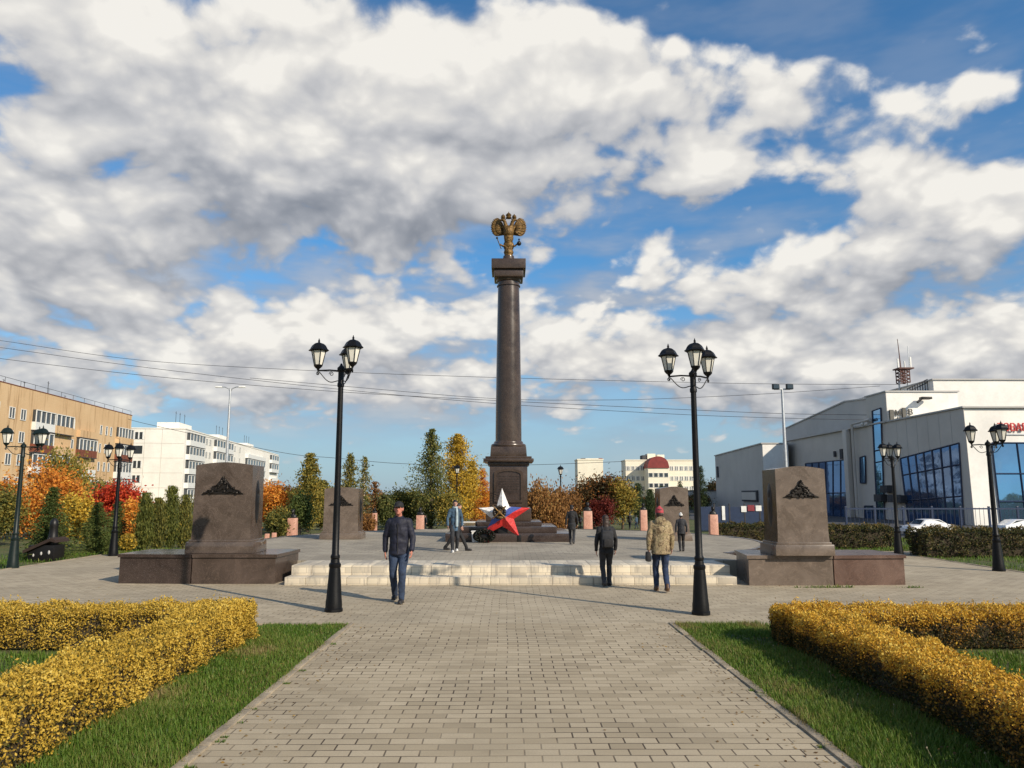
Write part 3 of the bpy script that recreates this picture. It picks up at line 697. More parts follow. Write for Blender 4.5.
lamp('black lamp post between the two right-hand hedges with lanterns bunched together', b, top.z, (190, 30, 75), G_L, .3)
b = gp(999, 571); top = px(986.5, 445, b.y)
lamp('black lamp post at the far right before the white hall corner', b, top.z, (176, -70, 30), G_L, .40, s=1.05)
b = px(456.5, 523, 44); lamp('slim dark lamp with one lantern left of the column by a yellow birch', (b.x, 44, 0), px(456, 476, 44).z, (), 'single-lantern lamps behind the column', single=True, base_r=.11, s=1.15)
b = px(561, 523, 44); lamp('slim dark lamp with one lantern right of the column by a rusty weeping tree', (b.x, 44, 0), px(561, 477, 44).z, (), 'single-lantern lamps behind the column', single=True, base_r=.11, s=1.15)

def mast(label, u, vt, Y, kind):
    p = px(u, vt, Y); root = thing('lighting_mast', label, 'light mast', (p.x, Y, 0))
    mb = MB(); mb.lathe([(.14, 0), (.13, 1), (.075, p.z-.1), (.07, p.z)], 12); mb.lathe([(.3, 0), (.3, .06), (.16, .08)], 12); mb.build('pole', M['steel'], root)
    if kind == 'street':
        for sgn in (-1, 1):
            a = MB(); a.tube([(0, 0, p.z-.35), (.15*sgn, 0, p.z-.05), (.45*sgn, 0, p.z+.08), (.8*sgn, 0, p.z+.1)], .04, 8); am = a.build('arm', M['steel'], root)
            h = MB(); h.box((.95*sgn, 0, p.z+.09), (.62, .26, .13), 0, .04, top=.75); h.build('lamp_head', M['frame_white'], am)
    else:
        a = MB(); a.box((0, 0, p.z+.02), (1.0, .08, .08), 0, .01); am = a.build('crossbar', M['steel'], root)
        for sgn in (-1, 1):
            h = MB(); h.box((.42*sgn, -.12, p.z+.16), (.42, .2, .34), 0, .03); h.box((.42*sgn, -.235, p.z+.16), (.34, .03, .26), 1, 0); h.build('floodlight', [M['bronze_black'], M['pane']], am)
    return root
mast('tall pale street light with two heads behind the left granite stele', 230.5, 388, 62, 'street')
mast('grey mast with two floodlights behind the right granite stele', 782, 389.5, 46, 'flood')

# ================================================================== STELES
def trophy(mb, w, h, seed):
    """heap of cannon, drums, helmets and flags in relief, x across, z up, facing -y"""
    rd = random.Random(seed)
    mb.prism([(-w/2, 0), (w/2, 0), (w*.36, h*.13), (w*.2, h*.4), (w*.1, h*.7), (0, h*.95), (-w*.1, h*.7), (-w*.2, h*.4), (-w*.36, h*.13)], 0, .025, 0, XZ)
    for i in range(46):
        t = rd.random()**1.5; z = h*(.04+.86*t); x = rd.uniform(-1, 1)*w*.46*(1-t)**1.25
        k = rd.random(); r = h*rd.uniform(.05, .095)
        if k < .45: mb.ell((x, -.025, z), (r, .035, r*rd.uniform(.7, 1.1)), u=8, w=6)
        elif k < .8:
            a = rd.uniform(.2, .9)*(1 if x > 0 else -1); L = h*rd.uniform(.15, .32)
            mb.tube([(x-L*math.cos(a)*.5, -.03, z+L*math.sin(a)*.5), (x+L*math.cos(a)*.5, -.05, z-L*math.sin(a)*.5)], [h*.028, h*.04], 7)
        else: mb.box((x, -.03, z), (r*1.6, .05, r*1.2), 0, .006, rz=0)
    mb.ell((0, -.03, h*.93), (h*.07, .035, h*.075), u=8, w=6); mb.ell((0, -.03, h*.82), (h*.10, .04, h*.06), u=8, w=6)
def stele(name, label, base, W, D, H, front, side, seed, oval=0, group='granite steles round the square'):
    """W wide, D deep die on a moulded plinth, slightly arched top and flared foot"""
    root = thing(name, label, 'granite stele', base, 0, group)
    ph = H*.125
    mb = MB(); mb.box((0, 0, ph*.5), (W*1.17, D*1.2, ph), 0, .02, top=.985); mb.box((0, 0, ph+.02), (W*1.08, D*1.1, .05), 0, .015); mb.build('plinth', front, root)
    # die: concave flare at the foot, vertical above, low arched top
    z0 = ph+.045; prof = []
    n = 14
    for i in range(n+1):
        t = i/n; prof.append((z0+(H-z0)*.965*t, 1.0+.022*max(0, 1-t*4.5)**2-.016*t))
    vs = []; fs = []; mi = []
    na = 9
    def ring(z, k):
        o = len(vs)
        for (sx, sy) in ((-1, -1), (1, -1), (1, 1), (-1, 1)): vs.append((sx*W/2*k, sy*D/2*k, z))
        return o
    for (z, k) in prof: ring(z, k)
    for j in range(n):
        for q in range(4):
            fs.append((4*j+q, 4*j+(q+1) % 4, 4*j+4+(q+1) % 4, 4*j+4+q)); mi.append(0 if q == 0 else 1)
    # arched top: front and back outline points
    zt = prof[-1][0]; k = prof[-1][1]; o = len(vs)
    for i in range(na+1):
        x = (-1+2*i/na); arch = .035*H*(1-abs(x)**1.7)+.012*H
        vs.append((x*W/2*k, -D/2*k, zt+arch)); vs.append((x*W/2*k, D/2*k, zt+arch))
    for i in range(na):
        fs.append((o+2*i, o+2*i+2, o+2*i+3, o+2*i+1)); mi.append(1)
    b4 = 4*n
    fs.append((b4, b4+1, *[o+2*i for i in range(na, -1, -1)])); mi.append(0)
    fs.append((b4+2, b4+3, *[o+2*i+1 for i in range(na+1)])); mi.append(1)
    fs.append((b4+3, b4, o, o+1)); mi.append(1); fs.append((b4+1, b4+2, o+2*na+1, o+2*na)); mi.append(1)
    mm = MB(); mm.v = vs; mm.f = fs; mm.mi = mi
    die = mm.build('die', [front, side], root, 25)
    t = MB(); trophy(t, W*.72, H*.2, seed); r = t.build('trophy_relief', M['bronze'], root, 40, (0, -D/2*.985-.005, H*.66))
    if oval:
        e = MB(); e.ell((oval*(W/2*.975), 0, H*.56), (.03, D*.2, H*.27), u=20, w=12); e.ell((oval*(W/2*.99), 0, H*.7), (.035, D*.1, H*.06)); e.ell((oval*(W/2*.99), 0, H*.56), (.035, D*.12, H*.12)); e.build('oval_relief', M['bronze_black'], root)
    return root
def stele_px(label, ul, ur, vb, vt, z, front, side, seed, oval, D=1.05, wk=1.):
    a = gp(ul, vb, z); c = gp(ur, vb, z); Y = a.y
    W = px(ur, vb, Y).x-px(ul, vb, Y).x; H = px((ul+ur)/2, vt, Y).z-z
    return stele('granite_stele', label, ((a.x+c.x)/2, Y+D*.6, z), W/1.17*wk, D, H, front, side, seed, oval)
M['mirror'] = granite('polished_brown_granite', (.055, .042, .034), (.115, .088, .072), .05)
# low curved granite bases that carry the two front steles
BH = .62
def low_base(label, u0, useam, u1, uend, vb, mats, left):
    Y = gp((u0+u1)/2, vb).y; xs = [px(u, vb, Y).x for u in (u0, useam, u1)]
    root = thing('low_granite_wall', label, 'low wall', (xs[1], Y, 0), 0, 'low granite bases beside the steps')
    dep = 1.6
    cols = [(xs[0]-xs[1], -.012), (.012, xs[2]-xs[1])]
    for i, (xa, xb) in enumerate(cols):
        mb = MB(); ins = .10
        if left: pts = [(xa, .12 if i == 0 else 0), (xb, 0), (xb+(.06 if i == 1 else 0), dep), (xa, dep)]
        else: pts = [(xa-(.0 if i == 0 else 0), 0), (xb, .0 if i == 0 else .10), (xb, dep), (xa+(.22 if i == 0 else 0), dep)]
        # slab with slightly battered faces, and a thin coping
        k = MB(); k.prism(pts, 0, BH-.07)
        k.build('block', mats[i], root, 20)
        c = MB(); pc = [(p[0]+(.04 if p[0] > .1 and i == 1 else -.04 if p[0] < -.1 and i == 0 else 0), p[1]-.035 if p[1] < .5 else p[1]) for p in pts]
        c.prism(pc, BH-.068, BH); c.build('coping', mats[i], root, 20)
    return root
low_base('low dark granite base left of the steps with pale gap between its two blocks', 115.5, 190.5, 274.5, 292, 584, (M['granite_dark'], M['granite']), True)
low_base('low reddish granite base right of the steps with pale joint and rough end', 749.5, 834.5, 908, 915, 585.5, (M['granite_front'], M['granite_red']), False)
stele_px('large polished brown granite stele on the low base left of the steps', 184, 253, 553.5, 463.5, BH, M['mirror'], M['granite'], 3, 1, .80)
stele_px('large matt grey-brown granite stele on the low base right of the steps', 776, 836, 556, 467.5, BH, M['granite_front'], M['granite_dark'], 5, -1, .85)
stele_px('grey granite stele farther back, half hidden by the left foreground lamp post', 319, 360, 539.5, 488, PLH, M['granite_front'], M['granite_dark'], 8, 1, .9)
stele_px('grey granite stele farther back, just left of the right foreground lamp post', 659, 693, 541, 487.5, PLH, M['granite_front'], M['granite_dark'], 11, -1, .9)

# ================================================================== COLUMN
CYc = 27.3
def P27(u, v): return px(u, v, CYc)
cx0 = P27(508.5, 450).x
col = thing('memorial_column', 'tall dark granite memorial column carrying a gilded two-headed eagle', 'column', (cx0, CYc, PLH))
def zrel(v, Y=CYc-.6): return px(508.5, v, Y).z-PLH
gc = M['granite_column']
st = MB()
steps = [(2.05, 0, .27), (1.60, .272, .47), (1.12, .472, .62)]
mb = MB()
for i, (hw, z0, z1) in enumerate(steps):
    mb = MB(); mb.box((0, 0, (z0+z1)/2), (2*hw, 2*hw, z1-z0), 0, .02); mb.build('base_step', M['granite_dark'], col)
zd = zrel(465.5); hd = .655
mb = MB(); mb.box((0, 0, .844), (1.56, 1.56, .44), 0, .03); mb.box((0, 0, (1.06+zd)/2), (2*hd, 2*hd, zd-1.06), 0, .015)
ped = mb.build('pedestal', gc, col)
# arched raised frame and recessed plaque with rows of inscription on the front face
f0, f1 = 1.25, zd-.12
fr = MB()
ow, iw = .50, .42
def archpts(w, z0, z1, n=10): 
    return [(-w, z0), (w, z0)]+[(w*math.cos(PI*i/n), z1-w*.28+w*.28*math.sin(PI*i/n)) for i in range(n+1)]
a_out, a_in = archpts(ow, f0, f1), archpts(iw, f0+.08, f1-.08)
vs = []; fs = []; n = len(a_out)
for pl, y in ((a_out, 0), (a_in, 0), (a_out, -.05), (a_in, -.05)): vs += [(p[0], y-hd, p[1]) for p in pl]
for i in range(n):
    j = (i+1) % n; fs += [(2*n+i, 2*n+j, 3*n+j, 3*n+i), (i, j, 2*n+j, 2*n+i), (3*n+i, 3*n+j, n+j, n+i)]
fr.add(vs, fs); fr.build('plaque_frame', gc, ped, 20)
pl = MB(); pl.prism([(x, z) for x, z in a_in], 0, .012, 0, XZ); pq = pl.build('plaque', M['granite_dark'], ped, 20, (0, -hd-.002, 0))
ln = MB(); rd = random.Random(2); z = f1-.28
while z > f0+.35:
    x = -iw*.82
    while x < iw*.8:
        w = rd.uniform(.03, .1); w = min(w, iw*.84-x); ln.box((x+w/2, -hd-.018, z), (w, .006, .022)); x += w+.022
    z -= .085
ln.build('inscription', M['bronze'], pq, 0)
# cornice, stepped plinth of the shaft
zc = zrel(456.5); zb = zrel(446.5); zs = zrel(283.5, CYc-.3); zt = zrel(260, CYc-.4)
mb = MB()
mb.box((0, 0, zd+(zc-zd)*.2), (1.44, 1.44, (zc-zd)*.4), 0, .015); mb.box((0, 0, zd+(zc-zd)*.58), (1.74, 1.74, (zc-zd)*.38), 0, .03, top=1.0); mb.box((0, 0, zd+(zc-zd)*.89), (1.6, 1.6, (zc-zd)*.22), 0, .015)
mb.build('cornice', gc, col)
mb = MB(); mb.box((0, 0, zc+(zb-zc)*.5), (1.28, 1.28, zb-zc), 0, .02, top=.96)
h = .22
mb.lathe([(.60, zb-.004), (.62, zb+.03), (.625, zb+.07), (.60, zb+.115), (.545, zb+.13), (.52, zb+.16), (.52, zb+.19), (.49, zb+.22)], 36); mb.build('shaft_base', gc, col)
mb = MB(); prof = []
for i in range(13):
    t = i/12; prof.append((.465-.075*t**1.4, zb+.215+(zs-zb-.215)*t))
mb.lathe(prof, 48); mb.build('shaft', gc, col)
mb = MB(); mb.lathe([(.40, zs-.06), (.43, zs-.05), (.43, zs-.01), (.395, zs), (.395, zs+.1), (.44, zs+.13), (.46, zs+.2)], 40)
mb.box((0, 0, zs+.2+(zt-zs-.2)*.22), (1.06, 1.06, (zt-zs-.2)*.44), 0, .05); mb.box((0, 0, zs+.2+(zt-zs-.2)*.72), (1.24, 1.24, (zt-zs-.2)*.56), 0, .02)
mb.build('capital', gc, col)
ze = zrel(256.5, CYc); mb = MB(); mb.lathe([(.46, zt-.003), (.44, zt+.02), (.26, zt+.07), (.2, ze-.03), (.2, ze)], 24); mb.build('eagle_plinth', gc, col)

# eagle: a thing standing on the column
eag = thing('eagle_statue', 'weathered gilded two-headed crowned eagle perched on top of the column', 'statue', (cx0, CYc, PLH+ze))
EH = zrel(211.5, CYc)-ze; e = EH/1.9                      # modelled 1.9 high, scaled
mb = MB()
def el(c, r, rot=None, **k): mb.ell(tuple(q*e for q in c), tuple(q*e for q in r), 0, rot, **k)
el((0, 0, .17), (.20, .20, .18)); mb.lathe([(.19*e, .0), (.16*e, .05*e), (.1*e, .1*e)], 16)     # orb it stands on
el((0, 0, .84), (.20, .17, .42)); el((0, -.04, 1.03), (.225, .19, .26)); el((0, .02, .52), (.17, .14, .22))
for s in (-1, 1):
    el((s*.11, 0, .42), (.085, .09, .19), Euler((0, s*.25, 0)))
    mb.tube([(s*.11*e, 0, .45*e), (s*.24*e, -.05*e, .42*e), (s*.36*e, -.08*e, .50*e)], [.06*e, .045*e, .035*e], 8)
    mb.tube([(s*.1*e, -.02*e, 1.14*e), (s*.13*e, -.06*e, 1.32*e), (s*.16*e, -.09*e, 1.44*e), (s*.21*e, -.10*e, 1.50*e)], [.125*e, .085*e, .07*e, .068*e], 10)
    el((s*.235, -.10, 1.51), (.08, .065, .07)); mb.tube([(s*.29*e, -.10*e, 1.51*e), (s*.36*e, -.10*e, 1.495*e), (s*.385*e, -.10*e, 1.44*e)], [.045*e, .03*e, .008*e], 7)
body = None
body = remesh(mb, 'eagle_body', M['gold'], eag, .022*e, 1, .012, 16)
for s in (-1, 1):                                        # raised, rounded fans of overlapping feathers
    w = MB()
    rim_ = []
    for i in range(15):
        a = R(102-205*i/14); rim_.append((.485+.245*math.cos(a), 1.27+.38*math.sin(a)))
    pl_ = [(s*x*.97*e, (1.30+(z-1.30)*.95)*e) for x, z in rim_]+[(s*.14*e, .96*e), (s*.14*e, 1.2*e)]
    w.prism(pl_, -.02*e, .05*e, 0, Matrix.Translation((0, .16*e, 0)) @ XZ)
    for layer, (kk, y_, wd) in enumerate(((1.0, -.0, .052), (.66, -.035, .05))):
        for i in range(0, 15, 1):
            tx, tz = rim_[i]; rx, rz_ = .20, 1.10+.012*(14-i)
            tx, tz = rx+(tx-rx)*kk, rz_+(tz-rz_)*kk
            mx_, mz_ = rx+(tx-rx)*.62, rz_+(tz-rz_)*.62; dx, dz = (tx-rx)*s, tz-rz_
            w.ell((s*mx_*e, y_*e+.09*e-.012*e*(i % 2), mz_*e), (wd*e, .03*e, math.hypot(dx, dz)*.40*e), 0, Euler((0, math.atan2(dx, dz), 0)), 9, 7)
    w.tube([(s*.15*e, .06*e, 1.12*e), (s*.27*e, .08*e, 1.34*e), (s*.38*e, .08*e, 1.56*e), (s*.46*e, .09*e, 1.64*e)], [.07*e, .05*e, .04*e, .03*e], 8)
    w.build('wing', M['gold'], eag)
    f = MB()
    for (dx, dz) in ((0, 0),): f.lathe([(.085*e, 0), (.1*e, .03*e), (.075*e, .06*e), (.09*e, .1*e), (.03*e, .14*e), (.01*e, .19*e)], 8, (s*.225*e, -.10*e, 1.57*e))
    f.build('crown', M['gold'], eag)
f = MB(); f.lathe([(.09*e, 0), (.12*e, .04*e), (.09*e, .08*e), (.12*e, .15*e), (.07*e, .21*e), (.02*e, .24*e), (.012*e, .29*e)], 10, (0, 0, 1.60*e))
f.tube([(-.16*e, 0, 1.55*e), (-.06*e, 0, 1.62*e), (.06*e, 0, 1.62*e), (.16*e, 0, 1.55*e)], .02*e, 6); f.build('crown', M['gold'], eag)
f = MB()
for i in range(5):
    a = (i-2)*.26; f.ell((.22*math.sin(a)*e, .03*e, (.42-.16*math.cos(a))*e), (.05*e, .03*e, .2*e), 0, Euler((0, a+PI, 0)), 8, 6)
f.build('tail', M['gold'], eag)
f = MB(); f.tube([(-.30*e, -.08*e, .30*e), (-.40*e, -.08*e, .56*e), (-.46*e, -.08*e, .72*e)], .022*e, 6); f.ell((-.47*e, -.08*e, .75*e), .045*e); f.build('sceptre', M['bronze'], eag)
f = MB(); f.ell((.42*e, -.08*e, .52*e), .095*e); f.lathe([(.03*e, 0), (.02*e, .05*e), (.045*e, .08*e), (.01*e, .12*e)], 6, (.42*e, -.08*e, .61*e)); f.build('orb', M['bronze'], eag)

# ================================================================== STAR at the foot
SY = 25.25
sc_ = px(504, 514, SY)
stt = thing('star_sculpture', 'large tilted five-pointed star in white, blue and red with bronze order in its middle', 'star sculpture', sc_)
tips_px = [(502, 488), (530, 508), (519.5, 537), (484, 536), (478.5, 508)]
tips = [px(u, v, SY)-sc_ for u, v in tips_px]
vs = [Vector((0.03, -.26, 0)), Vector((0.03, .14, 0))]; cen = sum((Vector((t.x, 0, t.z)) for t in tips), Vector())/5
for i in range(5):
    t, t2 = tips[i], tips[(i+1) % 5]; vs.append(Vector((t.x, 0, t.z))); md = (t+t2)/2; inn = cen+(Vector((md.x, 0, md.z))-cen)*.50
    vs.append(inn+Vector((0, -.05, 0)))
vs[0] = cen+Vector((0, -.26, 0)); vs[1] = cen+Vector((0, .12, 0))
fs = []
for i in range(10):
    a, b2 = 2+i, 2+(i+1) % 10; fs += [(0, b2, a), (1, a, b2)]
m_ = MB(); m_.add(vs, fs); so_ = m_.build('star_body', M['tricolour'], stt, 0)
em = MB(); ec = px(499.5, 512, SY)-sc_
ec.y = -.30
for i in range(16):
    a = 2*PI*i/16; em.ell((ec.x+.17*math.cos(a), ec.y, ec.z+.17*math.sin(a)), (.055, .04, .055), u=8, w=6)
em.ell((ec.x, ec.y+.02, ec.z), (.15, .05, .15)); em.build('order_wreath', M['bronze'], stt)
em = MB()
for a in (-.75, .75): em.tube([(ec.x-.30*math.cos(a), ec.y-.05, ec.z-.30*math.sin(a)), (ec.x+.28*math.cos(a), ec.y-.05, ec.z+.28*math.sin(a))], [.022, .03], 6)
em.ell((ec.x, ec.y-.05, ec.z), (.07, .03, .07)); em.ell((ec.x+.04, ec.y-.04, ec.z-.17), (.1, .03, .05)); em.build('crossed_swords', M['gold'], stt)
for (u, v) in ((519.5, 536), (486, 536)):
    lg = MB()
    p = px(u, v, SY)-sc_; lg.box((p.x, .05, (PLH-sc_.z+p.z)/2), (.12, .16, abs(p.z-(PLH-sc_.z))+.06), 0, .01); lg.build('support', M['bronze_black'], stt)
lg = MB()
p = px(503, 528, SY)-sc_; lg.box((p.x, .12, (PLH-sc_.z+p.z)/2), (.3, .12, abs(p.z-(PLH-sc_.z))), 0, .01); lg.build('support', M['bronze_black'], stt)
# dark funeral basket and pale boxes at the left foot
p = px(485, 530, SY-.2); wb_ = thing('wreath_bundle', 'dark rounded bundle of wreaths lying at the left foot of the star', 'wreath bundle', (p.x-.02, SY-.38, PLH))
n = 2600; a = rng.uniform(0, 2*PI, n); t_ = rng.uniform(0, 2*PI, n); k_ = rng.integers(0, 3, n)
P_ = np.c_[(.17+.075*np.cos(t_))*np.cos(a)*1.45, .075*np.sin(t_)*1.3-.05*k_+.05, (.17+.075*np.cos(t_))*np.sin(a)*.85+.22]
leafmesh('leaves', P_, rvec(n), rvec(n), .06, .032, rng.random(n), leafmat('dark_wreath_leaves', [(0, (.006, .008, .007)), (.7, (.018, .022, .016)), (.93, (.03, .03, .02)), (1, (.12, .012, .015))], .1), wb_)
mb = MB(); mb.ell((0, .02, .2), (.24, .08, .17)); mb.build('core', M['bronze_black'], wb_)
mb = MB(); p = px(476.5, 533, SY+.25); mb.box((0, 0, .17), (.26, .2, .34), 0, .02, top=1.12); mb.box((0, 0, .345), (.32, .25, .03), 0, .008)
o = mb.build('flower_box', M['white_render'], None, 40, (p.x, SY-.0, PLH)); tag(o, 'small white flower box behind the dark wreath bundle', 'flower box')
p = px(466, 533, 34); mb = MB(); mb.box((0, 0, .3), (1.2, .5, .6), 0, .03, top=.94); mb.box((.0, 0, .63), (1.26, .56, .06), 0, .01)
o = mb.build('memorial_block', M['grey_panel'], None, 40, (p.x, 35.4, 0)); tag(o, 'low pale grey memorial block behind the plaza left of the column', 'memorial block')

# ================================================================== BUSTS
def bust(label, u, vb, vt, z, w_px, head=True, rz=0, Y=None, mat_='pink'):
    b = gp(u, vb, z) if Y is None else Vector((px(u, vb, Y).x, Y, z))
    k = b.y/FPX; W = w_px*k; H = (vb-vt)*k
    root = thing('bust_monument', label, 'bust monument', b, rz, 'pink granite bust pedestals')
    mb = MB(); mb.box((0, 0, .04*H), (W*1.7, W*1.5, .08*H), 0, .008); mb.box((0, 0, .08*H+.03*H), (W*1.35, W*1.25, .06*H), 0, .01, top=.86)
    mb.box((0, 0, .14*H+.42*H), (W*1.04, W*.95, .85*H), 0, .01, top=.92); mb.build('pedestal', M[mat_], root)
    if head:
        s = W/.36*1.0; m2 = MB(); z1 = .985*H
        m2.ell((0, 0, z1+.06*s), (.17*s, .10*s, .11*s)); m2.ell((0, .01*s, z1+.13*s), (.06*s, .06*s, .09*s)); m2.ell((0, -.01*s, z1+.25*s), (.075*s, .09*s, .105*s)); m2.ell((0, -.1*s, z1+.235*s), (.018*s, .025*s, .03*s)); m2.ell((0, .0, z1+.31*s), (.082*s, .095*s, .05*s))
        m2.box((0, 0, z1+.01*s), (.24*s, .2*s, .05*s))
        remesh(m2, 'bust', M['bronze_black'], root, .02*s, 1)
    return root
bust('pink granite pedestal with dark bust near the right lamp post and blue fence', 714, 542, 515, 0, 8)
bust('pink granite pedestal with bust right of the dark walker and red shrubs', 588, 538, 515, .0, 8.5, Y=37)
bust('slender pink granite pedestal with bust left of the camouflage jacket', 644, 538, 514, .0, 6.5, Y=37)
bust('broad pink granite pedestal with bust left of the column under the dark conifer', 420, 537, 517, 0, 7.5, Y=36)
bust('broad pink granite pedestal with bust between the orange maple and larch on the left', 292, 540, 519, 0, 8.5, Y=33)
bust('tiny pink pedestal, left of two by the orange maple', 267, 541, 534, 0, 4, False, Y=32)
bust('tiny pink pedestal, right of two by the orange maple', 274, 541, 533, 0, 4, False, Y=32)
bust('pale pink pedestal without clear bust behind the dark jacketed man, to his left', 374, 538, 517, 0, 5, True, Y=37)

# ================================================================== BUILDINGS
def window(name, x0, x1, z0, z1, nx, root, nz=1, mats=None, depth=.10, y=0, fr=.06):
    """one window set in a facade at local y (outside is -y)"""
    mb = MB(); w, h = x1-x0, z1-z0
    mb.box(((x0+x1)/2, y-.012, (z0+z1)/2), (w, .02, h), 1)
    ff = .05
    for (c, d) in (((x0+x1)/2, z0+ff/2), ((x0+x1)/2, z1-ff/2)): mb.box((c, y-.03-.02, d), (w, .07, ff*1.6), 0)
    for i in range(nx+1):
        x = x0+w*i/nx; mb.box((min(max(x, x0+fr/2), x1-fr/2), y-.056, (z0+z1)/2), (fr, .065, h-.17), 0)
    for i in range(1, nz):
        z = z0+h*i/nz; mb.box(((x0+x1)/2, y-.05, z), (w-.02, .05, fr*.8), 0)
    return mb.build(name, mats or [M['frame_white'], M['pane']], root, 0)
def loggia(root, x0, x1, zf, pitch, style, y=0, out=.45, npan=5, rng_=None):
    """balcony projecting from the facade: parapet below, glazing above"""
    rd = rng_ or random
    w = x1-x0
    pm = {'brown': M['brown_panel'], 'white': M['frame_white'], 'wall': M['orange_wall'], 'grey': M['grey_panel']}[style]
    mb = MB(); mb.box(((x0+x1)/2, y-out/2, zf+.5), (w, out, 1.0), 0); b = mb.build('balcony', pm, root, 0)
    s = MB(); s.box(((x0+x1)/2, y-out/2, zf-.06), (w+.1, out+.1, .10), 0); s.build('balcony_slab', M['roof_dark'], b, 0)
    if rd.random() < .88:
        mb = MB(); h = pitch-1.22
        mb.box(((x0+x1)/2, y-out/2+.04, zf+1.003+h/2), (w-.04, out-.16, h), 1)
        for i in range(npan+1):
            mb.box((x0+.04+(w-.08)*i/npan, y-out+.04, zf+1.003+h/2), (.13 if i % 2 else .08, .1, h), 0)
        mb.box(((x0+x1)/2, y-out+.035, zf+1.003+h-.04), (w, .11, .1), 0)
        mb.build('balcony_glazing', [M['frame_white'], M['pane']], b, 0)
# --- ochre apartment block on the left
def facade(u0, Y0, vt0, u1, vt1, extra, H):
    a = px(u0, 494, Y0)
    return a
A = px(0, 381, 88); Bp = px(132, 416, 127)
dv = Vector((Bp.x-A.x, Bp.y-A.y, 0)); Lvis = dv.length; dv.normalize(); th = math.atan2(dv.y, dv.x)
EX = 26.0; O = Vector((A.x, A.y, 0))-dv*EX
ob = thing('apartment_block', 'ochre brick apartment block with rust-brown balconies at the left edge', 'apartment building', O, th)
HO = (A.z+Bp.z)/2
def s_of(u, v, A_=A, d_=dv, ex=EX):            # distance along the facade and height
    r = ray(u, v); n = Vector((d_.y, -d_.x, 0)); t = n.dot(Vector((A_.x, A_.y, 0))-Vector((0, 0, CAM_H)))/n.dot(r)
    p = Vector((0, 0, CAM_H))+r*t; return (Vector((p.x, p.y, 0))-Vector((A_.x, A_.y, 0))).dot(d_)+ex, p.z
mb = MB(); L = Lvis+EX; mb.box((L/2, 6, HO/2), (L, 12, HO)); mb.build('wall', M['orange_wall'], ob, 0)
mb = MB(); mb.box((L/2, 6, HO+.04), (L+.1, 12.1, .10), 0); rf = mb.build('roof', M['brown_panel'], ob, 0)
for (u, h) in ((40, 1.3), (63, 2.2), (20, .9), (80, .9)):
    s, _ = s_of(u, 395); mb = MB(); mb.tube([(s, 2, HO), (s, 2, HO+h)], .04, 5); mb.tube([(s-.35, 2, HO+h*.9), (s+.35, 2, HO+h*.9)], .02, 4); mb.build('aerial', M['cable'], rf, 0)
pitch = 2.75; rd = random.Random(5)
mb = MB(); mb.tube([(x, .2, HO+.75) for x in (0, L)], .025, 4)
for i in range(20): mb.tube([(L*i/19, .2, HO), (L*i/19, .2, HO+.78)], .025, 4)
mb.build('roof_railing', M['cable'], rf, 0)
_, zw_top = s_of(40, 412)
zfl = [s_of(88, 421)[1]-pitch+.22-pitch*k+.0 for k in range(5)]
blocks = [(s_of(32, 420)[0], s_of(52, 420)[0], ('white', 'brown', 'white', 'wall', 'wall')), (s_of(53.2, 420)[0], s_of(71, 420)[0], ('wall', 'wall', 'white', 'wall', 'wall')),
          (s_of(78, 420)[0], s_of(96, 420)[0], ('wall', 'brown', 'white', 'wall', 'brown')), (s_of(116, 435)[0], s_of(131, 435)[0], ('wall', 'brown', 'white', 'wall', 'white')),
          (s_of(-22, 420)[0], s_of(-6, 420)[0], ('brown', 'white', 'wall', 'wall', 'wall'))]
for (s0, s1, sty) in blocks:
    for k in range(5):
        z = zfl[k]
        if z < .2: continue
        loggia(ob, s0, s1, z, pitch, sty[k] if k else sty[0], 0, .5, max(4, int((s1-s0)/1.0)), rd)
for u in (11.5, 23, -30, 102, 107.5, 112, 74):
    s = s_of(u, 415)[0]
    for k in range(5):
        z = zfl[k]+.95
        if z < .5: continue
        w = 1.25 if u < 30 else .7
        window('window', s-w/2, s+w/2, z, z+1.35, 2 if w > 1 else 1, ob)
# --- white panel block beyond it
A2 = px(185.5, 428.5, 141); B2 = px(278.5, 455.5, 238); d2 = Vector((B2.x-A2.x, B2.y-A2.y, 0)); L2 = d2.length; d2.normalize(); th2 = math.atan2(d2.y, d2.x)
wb = thing('apartment_block', 'long white panel apartment block with banded balconies behind the left stele', 'apartment building', (A2.x, A2.y, 0), th2)
H2 = (A2.z+B2.z)/2; W2 = 13.2
mb = MB(); mb.box((L2/2, W2/2, H2/2), (L2, W2, H2)); mb.build('wall', M['white_panel'], wb, 0)
mb = MB(); mb.box((L2/2, W2/2, H2+.06), (L2+.2, W2+.2, .2)); rf = mb.build('roof', M['white_panel'], wb, 0)
for s in (3, 33, 62):
    mb = MB(); mb.box((s+4, 4, H2+.8), (8, 4, 1.3)); hs = mb.build('stair_head', M['white_panel'], rf, 0)
    for q in (1, 3.5, 6.5): m2 = MB(); m2.tube([(s+q, 3, H2+1.4), (s+q, 3, H2+3.6)], .04, 5); m2.tube([(s+q-.5, 3, H2+3.3), (s+q+.5, 3, H2+3.3)], .025, 4); m2.build('aerial', M['cable'], hs, 0)
def s2(u, v): return s_of(u, v, A2, d2, 0)
p2 = 2.62; zf2 = [H2-2.95-p2*k for k in range(5)]
for (ua, ub, npn) in ((186.5, 202, 5), (214, 231, 6), (246, 264, 7), (270.5, 277.5, 3)):
    s0, s1 = s2(ua, 445)[0], s2(ub, 445)[0]
    for k in range(5):
        if zf2[k] > 0: loggia(wb, s0, s1, zf2[k], p2, 'white', 0, .7, npn, rd)
